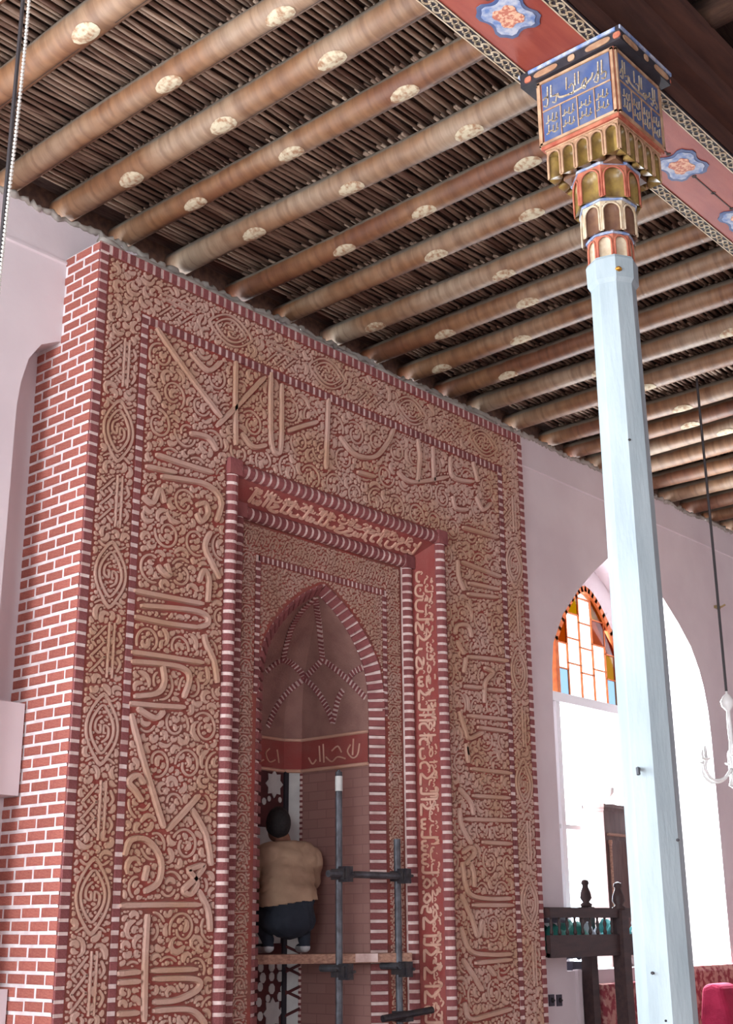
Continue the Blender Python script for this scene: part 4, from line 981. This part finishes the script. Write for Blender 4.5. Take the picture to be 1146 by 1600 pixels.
# flowing script on the band inside the niche
K = Pack(0, 1, 0, 1, .01)
def bandf(u, v, h):
    if u < YC-YN: return (XC+HIN-.013-h, YN+u, v)
    return (XC+HIN-.11-(u-(YC-YN)), YBK-.013-h, v)
for S in ([(.08, 1.30), (.10, 1.22), (.15, 1.20), (.20, 1.25), (.17, 1.30)], [(.14, 1.34), (.15, 1.22)], [(.22, 1.20), (.30, 1.22), (.36, 1.19), (.42, 1.23)], [(.26, 1.25), (.30, 1.30), (.36, 1.27)], [(.44, 1.19), (.45, 1.33)], [(.48, 1.20), (.49, 1.32)], [(.52, 1.22), (.56, 1.19), (.60, 1.24)],
          [(.76, 1.20), (.78, 1.30)], [(.80, 1.22), (.86, 1.20), (.90, 1.26), (.86, 1.30)], [(.92, 1.21), (.98, 1.20), (1.0, 1.30)]):
    P = smooth_path(S, 4); K.out.append((P, np.full(len(P), .006), .006))
K.build('band_lettering', 'terracotta_pale', bandf, NB)

# ================================================================== scaffold, plank and the man at work
PLZ = -0.165                      # top of the plank
SCF = thing('scaffold', 'small steel tube scaffold with two uprights in front of the niche', 'scaffold', (6.6, 6.05, FLOOR))
def atXY(px, X, Y, py):           # height on the vertical through (X, Y) seen at pixel row py
    d = ray(px, py); t = (X*d.x+Y*d.y)/(d.x**2+d.y**2); return d.z*t
P1 = atY(530, 1400, 6.06); P2 = atY(622, 1400, 6.04)
zt1 = atXY(530, P1.x, P1.y, 1206); zt2 = atXY(622, P2.x, P2.y, 1311); zl = atXY(560, P1.x, P1.y, 1366)
b = MB(); b.tube([(P1.x, P1.y, FLOOR), (P1.x, P1.y, zt1)], 0.024, 10); b.tube([(P1.x, P1.y, zt1-.02), (P1.x, P1.y, zt1+.012)], .012, 8); b.build('upright_pipe', 'iron', SCF, smooth=False)
b = MB(); b.tube([(P1.x, P1.y, zt1-.13), (P1.x, P1.y, zt1-.03)], 0.026, 10); b.build('tape_wrap', 'lattice_pale', SCF)
b = MB(); b.tube([(P2.x, P2.y, FLOOR), (P2.x, P2.y, zt2)], 0.025, 10); b.build('upright_pipe', 'iron', SCF)
b = MB(); b.tube([(P1.x-.16, P1.y-.05, zl), (P2.x+.06, P2.y-.05, zl)], 0.023, 10); b.build('ledger_pipe', 'iron', SCF)
for P in (P1, P2):
    b = MB(); b.tube([(P.x-.045, P.y-.06, PLZ-.084), (P.x-.045, P.y+.12, PLZ-.084)], 0.023, 10); b.build('putlog_pipe', 'iron', SCF)
for P, z in ((P1, zl), (P2, zl), (P1, PLZ-.105), (P2, PLZ-.105)):
    b = MB(); b.box((P.x-.042, P.y-.085, z-.035), (P.x+.042, P.y+.035, z+.035)); b.box((P.x-.03, P.y-.10, z-.05), (P.x+.03, P.y-.02, z+.05))
    b.tube([(P.x-.075, P.y-.04, z+.012), (P.x+.075, P.y-.04, z+.012)], .009, 6); b.tube([(P.x+.03, P.y-.115, z), (P.x+.03, P.y+.05, z)], .010, 6); b.build('clamp', 'iron_dark', SCF)
zb = atXY(637, P2.x, P2.y, 1587)
b = MB(); pa = atY(598, 1592, 5.99); pb = atY(676, 1578, 5.90); b.tube([pa, pb], .023, 10); b.build('short_pipe', 'iron_dark', SCF)
b = MB(); b.box((P2.x-.04, P2.y-.09, zb-.035), (P2.x+.04, P2.y+.035, zb+.03)); b.build('clamp', 'iron_dark', SCF)
# plank: from in front of the right jamb back into the niche
q0 = Vector((7.27, 5.99, 0)); q1 = Vector((6.18, 6.66, 0)); dq = (q1-q0).normalized(); nq = Vector((-dq.y, dq.x, 0))
if nq.y < 0: nq = -nq
b = MB(); cq = (q0+q1)/2+nq*.11; b.obox((cq.x, cq.y, PLZ-.03), dq, nq, Z_, (q1-q0).length, 0.24, 0.06)
pk = tag(b.build('plank', 'plank_wood'), 'weathered wooden scaffold plank the squatting man rests on', 'plank')
b = MB(); k = q0+dq*.33-nq*.012; b.obox((k.x, k.y, PLZ-.028), dq, nq, Z_, .16, .008, .056); b.build('pale_board_end', 'mortar_warm', pk)

# the man, squatting with his back to the visitor
mb = atY(446, 1476, 6.62); BASE = Vector((mb.x, mb.y, PLZ))
Fd = Vector((0.50, 0.866, 0)).normalized(); Rd = Vector((Fd.y, -Fd.x, 0))
def L3(f, r, u): return BASE+Fd*f+Rd*r+Z_*u
bmx = bmesh.new()
def ball(c, r, sc=(1, 1, 1), sub=2):
    M = Matrix.Translation(c) @ Matrix(((Rd.x, Fd.x, 0, 0), (Rd.y, Fd.y, 0, 0), (0, 0, 1, 0), (0, 0, 0, 1))) @ Matrix.Diagonal((sc[0]*r, sc[1]*r, sc[2]*r, 1))
    bmesh.ops.create_icosphere(bmx, subdivisions=sub, radius=1.0, matrix=M)
def limb(a, b_, r0, r1, sc=(1, 1, 1), sub=2):
    n = max(2, int((b_-a).length/(min(r0, r1)*0.35)))
    for k in range(n+1): t = k/n; ball(a.lerp(b_, t), r0+(r1-r0)*t, sc, sub)
limb(L3(-.10, 0, .24), L3(-.07, 0, .38), .150, .145, (1.16, .92, 1))                      # pelvis
limb(L3(-.08, 0, .36), L3(.0, 0, .60), .165, .160, (1.16, .84, 1))                       # waist, chest
limb(L3(.0, -.11, .64), L3(.0, .11, .64), .110, .110, (1, .98, .95))                   # shoulder girdle
limb(L3(.01, 0, .64), L3(.065, -.01, .78), .068, .055)                                    # neck
HC = L3(.075, -.045, .875)
ball(HC, .1, (.80, .98, 1.12), 3); ball(HC+Fd*.035-Z_*.055, .066, (.92, 1, 1), 3)
ball(HC+Fd*.108-Z_*.012, .016, (.8, 1, 1.5)); ball(HC+Fd*.100-Z_*.048, .014, (1.8, .7, .5)); ball(HC+Fd*.088-Z_*.088, .022)
for s in (-1, 1): ball(HC+Rd*(s*.081)-Z_*.012-Fd*.005, .026, (.35, .7, 1.1))
for s in (-1, 1):
    sh = L3(.02, s*.185, .635); el = L3(.14, s*.235, .42) if s < 0 else L3(.22, s*.22, .45); wr = L3(.36, s*.11, .50) if s < 0 else L3(.42, s*.10, .56)
    limb(sh, sh.lerp(el, .75), .076, .072); limb(sh, el, .060, .050); limb(el, wr, .046, .030)
    hd = (wr-el).normalized(); sd = hd.cross(Z_).normalized(); up_ = sd.cross(hd)
    pc = wr+hd*.05; limb(wr, pc, .030, .034, (1, 1, .7)); 
    for k in range(4):
        o = pc+sd*((k-1.5)*.0185)+hd*.022; ln = (.036, .042, .040, .030)[k]
        limb(o, o+hd*ln, .0092, .0088); limb(o+hd*ln, o+hd*(ln+.022)-up_*.022, .0088, .0078)
    tb = wr+hd*.022+sd*(-s*.028); limb(tb, tb+sd*(-s*.022)+hd*.03, .0115, .010); limb(tb+sd*(-s*.022)+hd*.03, tb+sd*(-s*.020)+hd*.058-up_*.008, .010, .0085)
    hp_ = L3(-.08, s*.10, .22); kn = L3(.24, s*.19, .36); an = L3(-.02, s*.13, .095)
    limb(hp_, kn, .096, .070); limb(kn, an, .066, .046)
    limb(an, L3(-.045, s*.13, .045), .040, .038); limb(L3(-.045, s*.13, .042), L3(.14, s*.145, .036), .036, .034, (1.1, 1, .95))
me = bpy.data.meshes.new('person_src'); bmx.to_mesh(me); bmx.free()
tmp = bpy.data.objects.new('person_src', me); COL.objects.link(tmp)
md = tmp.modifiers.new('r', 'REMESH'); md.mode = 'VOXEL'; md.voxel_size = 0.0085; ms = tmp.modifiers.new('s', 'SMOOTH'); ms.iterations = 3; ms.factor = 0.5
bpy.context.view_layer.update(); dg = bpy.context.evaluated_depsgraph_get(); bm_ = bpy.data.meshes.new_from_object(tmp.evaluated_get(dg)); bpy.data.objects.remove(tmp)
bm_.materials.clear()
for k in ('skin', 'shirt', 'trousers', 'shoe_white'): bm_.materials.append(MATS[k])
mi = []
for p in bm_.polygons:
    d = p.center-BASE; f, r, u = d.dot(Fd), d.dot(Rd), d.z
    if u < .052: k = 3
    elif u > .742: k = 0
    elif (f > .155 if r < 0 else f > .19) and u > .40: k = 0
    elif u > .335+.02*math.sin(9*r): k = 1 if not (f > .10 and u < .42) else 2
    else: k = 2
    mi.append(k)
bm_.polygons.foreach_set('material_index', mi); bm_.polygons.foreach_set('use_smooth', [True]*len(mi)); bm_.update()
shv = {}; sf = []; sv = []
for p, k in zip(bm_.polygons, mi):
    if k != 1: continue
    f_ = []
    for vi in p.vertices:
        if vi not in shv:
            v = bm_.vertices[vi]; d = v.co-BASE; u = d.z; fold = .006*math.sin(38*d.dot(Rd)+9*u)*max(0, min(1, (.62-u)*4))+.004*math.sin(60*u+14*d.dot(Rd))
            shv[vi] = len(sv); sv.append(v.co+v.normal*(.010+fold+.018*max(0, .45-u)/.1*.5))
        f_.append(shv[vi])
    sf.append(f_)
PER = link('person', bm_); tag(PER, 'man in a tan shirt and dark trousers squatting on the plank, back turned', 'person')
b = MB(); b.add(sv, sf); so_ = b.build('shirt', 'shirt', PER, smooth=True, recalc=False); sd_ = so_.modifiers.new('s', 'SOLIDIFY'); sd_.thickness = .006; sd_.offset = 1
b = MB(); vs2, fs2 = [], []; nl, nn_ = 10, 20
for j in range(nl+1):
    for k in range(nn_):
        t = 2*math.pi*k/nn_; a = math.pi*(.68-.20*math.sin(t))*j/nl; dv = Rd*(math.sin(a)*math.cos(t)*.088)+Fd*(math.sin(a)*math.sin(t)*.107)+Z_*(math.cos(a)*.120)
        dv += Fd*(-.016)+Z_*.006
        if a > 2.1: dv = dv*(1-.10*(a-2.1))
        vs2.append(HC+dv*(1+.012*math.sin(7*t+3*a)))
for j in range(nl):
    for k in range(nn_): fs2.append((j*nn_+k, j*nn_+(k+1) % nn_, (j+1)*nn_+(k+1) % nn_, (j+1)*nn_+k))
b.add(vs2, fs2); b.build('hair', 'hair', PER, smooth=True)
b = MB()
ring = [L3(.045+.058*math.cos(t), -.005+.064*math.sin(t), .728+.02*math.cos(t)) for t in [2*math.pi*k/16 for k in range(17)]]
b.tube(ring, .013, 6, caps=False); b.build('collar', 'shirt', PER, smooth=True)

# ================================================================== hanging things
ch = atY(36, 0, 4.2)
HCN = thing('hanging_chain', 'dark lamp cord with a string of white beads hanging at the upper left', 'chain', (ch.x, ch.y, 2.3))
b = MB(); b.tube([(ch.x, ch.y, BEAMZ+.1), (ch.x, ch.y, 2.2)], .010, 6); b.build('cord', 'cable', HCN)
b = MB(); z = BEAMZ
while z > 2.2:
    k = (BEAMZ-z); off = 0.012+0.010*math.sin(k*2.2); b.lathe((ch.x+off*.75, ch.y-off*.66-.008, z), [(.002, -.0085), (.0085, -.003), (.0085, .003), (.002, .0085)], 6); z -= .019
b.build('bead_string', 'bead', HCN, kind='stuff')
cw = atZ(1090, 600, 4.5)
CHN = thing('chandelier', 'white glass chandelier on a thin wire near the right edge', 'chandelier', (cw.x, cw.y, 1.0))
b = MB(); b.tube([(cw.x, cw.y, BEAMZ+.1), (cw.x+.005, cw.y, 3.0), (cw.x, cw.y, 1.80)], .011, 6); b.build('wire', 'cable', CHN)
b = MB(); b.lathe((cw.x, cw.y, 1.02), [(.004, .0), (.05, .03), (.03, .09), (.018, .18), (.03, .26), (.016, .36), (.02, .50), (.014, .62), (.05, .66), (.055, .70), (.03, .745), (.01, .76), (.008, .80)], 12); b.build('stem', 'opal_glass', CHN, smooth=True)
for k in range(6):
    a = 2*math.pi*k/6+.55; d = Vector((math.cos(a), math.sin(a), 0)); c = Vector((cw.x, cw.y, 0))
    P = smooth_path([tuple(c+d*.02+Z_*1.18), tuple(c+d*.10+Z_*1.10), tuple(c+d*.20+Z_*1.09), tuple(c+d*.26+Z_*1.16), tuple(c+d*.25+Z_*1.24)], 4)
    b = MB(); b.tube([Vector(p) for p in P], .013, 7); ar = b.build('arm', 'opal_glass', CHN, smooth=True)
    b = MB(); b.lathe(tuple(c+d*.25+Z_*1.235), [(.010, 0), (.034, .012), (.040, .022), (.014, .026), (.014, .10), (.005, .12)], 9); b.build('candle', 'opal_glass', ar, smooth=True)
b = MB(); n = atY(1122, 949, NY-.02); b.tube([n, n-Vector((0, .05, .0)), n-Vector((-.01, .09, -.02))], .012, 6); b.box((n.x-.05, n.y-.012, n.z-.015), (n.x+.05, n.y+.02, n.z+.015)); tag(b.build('wall_hook', 'brass'), 'small brass hook on the white wall above the chandelier', 'hook')

# ================================================================== furniture under the window
PUL = thing('pulpit_rail', 'dark carved wooden pulpit balcony with turned rail and finials', 'pulpit', (9.6, 6.0, FLOOR))
yf, yb = 5.98, 6.30; x0, x1 = 8.955, 10.06
def rail(name, a, b_, w_, h_):
    m = MB(); d = Vector(b_)-Vector(a); l = d.length; d.normalize(); m.obox((Vector(a)+Vector(b_))/2, d, d.cross(Z_), Z_, l, w_, h_); return m.build(name, 'dark_wood', PUL)
for y in (yf,):
    rail('top_rail', (x0, y, .105), (x1, y, .105), .06, .075); rail('box_board', (x0, y, -.15), (x1, y, -.15), .04, .17)
rail('top_rail', (x1, yf, .105), (x1+.9, yf, .105), .06, .075); rail('box_board', (x1, yf, -.15), (x1+.9, yf, -.15), .04, .17)
rail('floor_board', (x0, (yf+yb)/2, -.215), (x1+.9, (yf+yb)/2, -.215), .34, .03)
rail('top_rail', (x0+.3, yb, .13), (x1+.9, yb, .13), .05, .05)
for k in range(17):
    x = x0+.05+k*.115
    if abs(x-x1) < .05: continue
    b = MB(); b.lathe((x, yf, -.065), [(.012, 0), (.017, .02), (.009, .05), (.016, .085), (.009, .115), (.012, .135)], 7); b.build('baluster', 'dark_wood', PUL, smooth=True)
def post(x, y, z1, r):
    b = MB(); b.box((x-r, y-r, FLOOR), (x+r, y+r, z1)); p = b.build('post', 'dark_wood', PUL)
    b = MB(); b.lathe((x, y, z1), [(r*.9, 0), (r*1.1, .02), (r*.6, .04), (r*1.05, .075), (r*.9, .12), (r*.55, .165), (r*.5, .18), (r*.72, .195), (r*.6, .22), (r*.1, .232)], 10); b.build('finial', 'dark_wood', p, smooth=True)
post(x1, yf, .13, .055); post(10.02, yb-.02, .16, .05); post(x1+.9, yf, .13, .055)
def cloth(name, mt, c, sx, sy, sz, seed, label, drape=0.0):
    r_ = random.Random(seed); nx, ny = 16, 10; b = MB(); V = []; ph = [r_.uniform(0, 6) for _ in range(4)]
    def top(u, v): return sz*(max(0, 1-abs(u)**4)*max(0, 1-abs(v)**4))**.5*(0.72+0.16*math.sin(5*u+ph[0])+0.12*math.sin(7*v+ph[1]+2*u))-drape*max(0, abs(v)-.6)
    for j in range(ny+1):
        for i in range(nx+1):
            u = -1+2*i/nx; v = -1+2*j/ny; V.append((c[0]+u*sx/2+.008*math.sin(9*v+ph[2]), c[1]+v*sy/2, c[2]+top(u, v)))
    nb = len(V); V += [(x, y, c[2]-.001) for x, y, z in V]
    F = [(j*(nx+1)+i, j*(nx+1)+i+1, (j+1)*(nx+1)+i+1, (j+1)*(nx+1)+i) for j in range(ny) for i in range(nx)]
    F += [tuple(nb+t for t in f[::-1]) for f in F]
    for i in range(nx): F += [(i, i+1, nb+i+1, nb+i), (ny*(nx+1)+i+1, ny*(nx+1)+i, nb+ny*(nx+1)+i, nb+ny*(nx+1)+i+1)]
    for j in range(ny): F += [((j+1)*(nx+1), j*(nx+1), nb+j*(nx+1), nb+(j+1)*(nx+1)), (j*(nx+1)+nx, (j+1)*(nx+1)+nx, nb+(j+1)*(nx+1)+nx, nb+j*(nx+1)+nx)]
    b.add(V, F); return tag(b.build(name, mt, smooth=True), label, 'cloth')
cloth('folded_cloth', 'green_cloth', (9.40, 6.14, -.20), .62, .26, .27, 2, 'green cloth heaped in the pulpit balcony nearest the mihrab')
cloth('folded_cloth', 'dark_cloth', (9.22, 6.16, .03), .34, .22, .11, 3, 'dark cloth lying on top of the green cloth in the balcony')
cloth('folded_cloth', 'white_cloth', (9.80, 6.15, -.20), .17, .24, .25, 5, 'pale folded cloth between the green and the teal cloth')
cloth('folded_cloth', 'teal_cloth', (10.12, 6.15, -.20), .46, .26, .27, 4, 'teal cloth heaped beside the pulpit post with the finial')
cloth('folded_cloth', 'teal_cloth', (10.66, 6.15, -.20), .50, .26, .24, 6, 'teal cloth half hidden behind the pale blue column')
# cabinet standing in the window opening
CAB = thing('cabinet', 'tall narrow brown wooden cabinet standing on the window sill', 'cabinet', (11.2, 6.62, SILL))
c0, c1, d0, d1, zc = 10.93, 11.42, 6.60, 6.80, 1.08
b = MB(); b.box((c0, d0, SILL), (c1, d1, zc)); b.build('body', 'cabinet_wood', CAB)
b = MB(); b.box((c0-.025, d0-.025, zc), (c1+.025, d1+.02, zc+.035)); b.box((c0-.012, d0-.012, zc-.03), (c1+.012, d1, zc)); b.build('cornice', 'cabinet_wood', CAB)
b = MB(); b.box((c0+.05, d0-.012, SILL+.12), (c1-.05, d0, zc-.30)); dr = b.build('door', 'cabinet_wood', CAB)
b = MB()
for xx in (c0+.06, c1-.06): b.lathe((xx, d0-.02, SILL+.14), [(.018, 0), (.022, .03), (.014, .06), (.014, .95), (.022, .98), (.018, 1.0)], 8)
b.build('turned_pilaster', 'plank_wood', CAB, kind='stuff')
b = MB(); b.box((c0+.04, d0-.02, zc-.26), (c1-.04, d0, zc-.235)); b.build('moulding', 'plank_wood', CAB)
b = MB(); b.lathe((c1-.1, d0-.025, .35), [(.006, 0), (.014, .008), (.014, .016), (.004, .022)], 8); b.build('knob', 'brass', dr)
LMP = thing('oil_lamp', 'pale glass lamp standing on top of the brown cabinet', 'lamp', (11.2, 6.70, zc+.035))
b = MB(); b.lathe((11.2, 6.70, zc+.035), [(.06, 0), (.07, .015), (.03, .03), (.02, .08), (.06, .12), (.07, .17), (.04, .20)], 12); b.build('lamp_base', 'opal_glass', LMP, smooth=True)
b = MB(); b.lathe((11.2, 6.70, zc+.235), [(.035, 0), (.06, .06), (.045, .13), (.03, .25), (.03, .32)], 12); b.build('lamp_chimney', 'glass_clear', LMP, smooth=True)
# small dark telephone-like box on the sill, socket plate, panel and carpeted seats
tl = atY(895, 1510, NY+.12); b = MB(); b.box((tl.x-.09, tl.y-.06, SILL), (tl.x+.09, tl.y+.06, SILL+.07)); b.tube([(tl.x-.12, tl.y, SILL+.10), (tl.x-.08, tl.y, SILL+.12), (tl.x+.08, tl.y, SILL+.12), (tl.x+.12, tl.y, SILL+.10)], .025, 8)
tag(b.build('desk_telephone', 'dark_cloth'), 'small dark telephone on the window sill behind the pulpit', 'telephone')
for px in (862, 874):
    s_ = atY(px, 1563, NY-.005); b = MB(); b.box((s_.x-.035, NY-.014, s_.z-.045), (s_.x+.035, NY, s_.z+.045)); so = b.build('wall_socket', 'socket')
    b = MB(); b.lathe((s_.x, NY-.018, s_.z), [(.006, -.02), (.022, -.004), (.022, .004), (.006, .02)], 8); b.build('socket_hole', 'iron_dark', so)
    tag(so, 'dark wall socket by the mihrab edge, %s of the pair' % ('left' if px < 870 else 'right'), 'socket')
b = MB(); b.box((9.90, NY-.03, FLOOR), (9.955, NY+.02, SILL+.01)); b.build('trim_9', 'plaster', kind='structure')
def seat(name, xa, xb, ya, yb_, zt, label, mt='carpet_cover'):
    t = thing(name, label, 'bench', ((xa+xb)/2, (ya+yb_)/2, FLOOR))
    b = MB(); b.box((xa, ya, FLOOR), (xb, yb_, -1.12)); b.build('base', 'dark_wood', t)
    b = MB(); n = 8; pr = [(ya, -1.12), (ya-.02, -1.05), (ya, -.98), (yb_-.18, -.96), (yb_-.14, -.9), (yb_-.12, zt-.06), (yb_-.10, zt-.01), (yb_-.05, zt), (yb_, zt-.03), (yb_, -1.12)]
    b.prism(pr, lambda p: (xa, p[0], p[1]), lambda p: (xb, p[0], p[1])); b.build('carpet_cover', mt, t, smooth=False)
    return t
seat('carpeted_bench', 10.13, 11.55, 6.06, NY-.02, -.47, 'red patterned carpet covered seat behind the pulpit legs')
seat('carpeted_bench', 11.62, 14.4, 5.70, NY-.02, -.36, 'red patterned carpet covered seat right of the column')
b = MB(); b.prism([(5.66, -.96), (5.64, -.80), (5.70, -.52), (5.80, -.49), (5.90, -.52), (5.94, -.80), (5.92, -.96)], lambda p: (11.25, p[0], p[1]), lambda p: (11.60, p[0], p[1]))
o = b.build('seat_cushion', 'magenta', smooth=False); bv = o.modifiers.new('b', 'BEVEL'); bv.width = .05; bv.segments = 3
tag(o, 'magenta upright cushion at the foot of the column', 'cushion')

# ------------------------------------------------------------------ lift everything so that the floor is at zero
for o in SC.objects:
    if o.parent is None and o is not cam: o.location.z += EYE
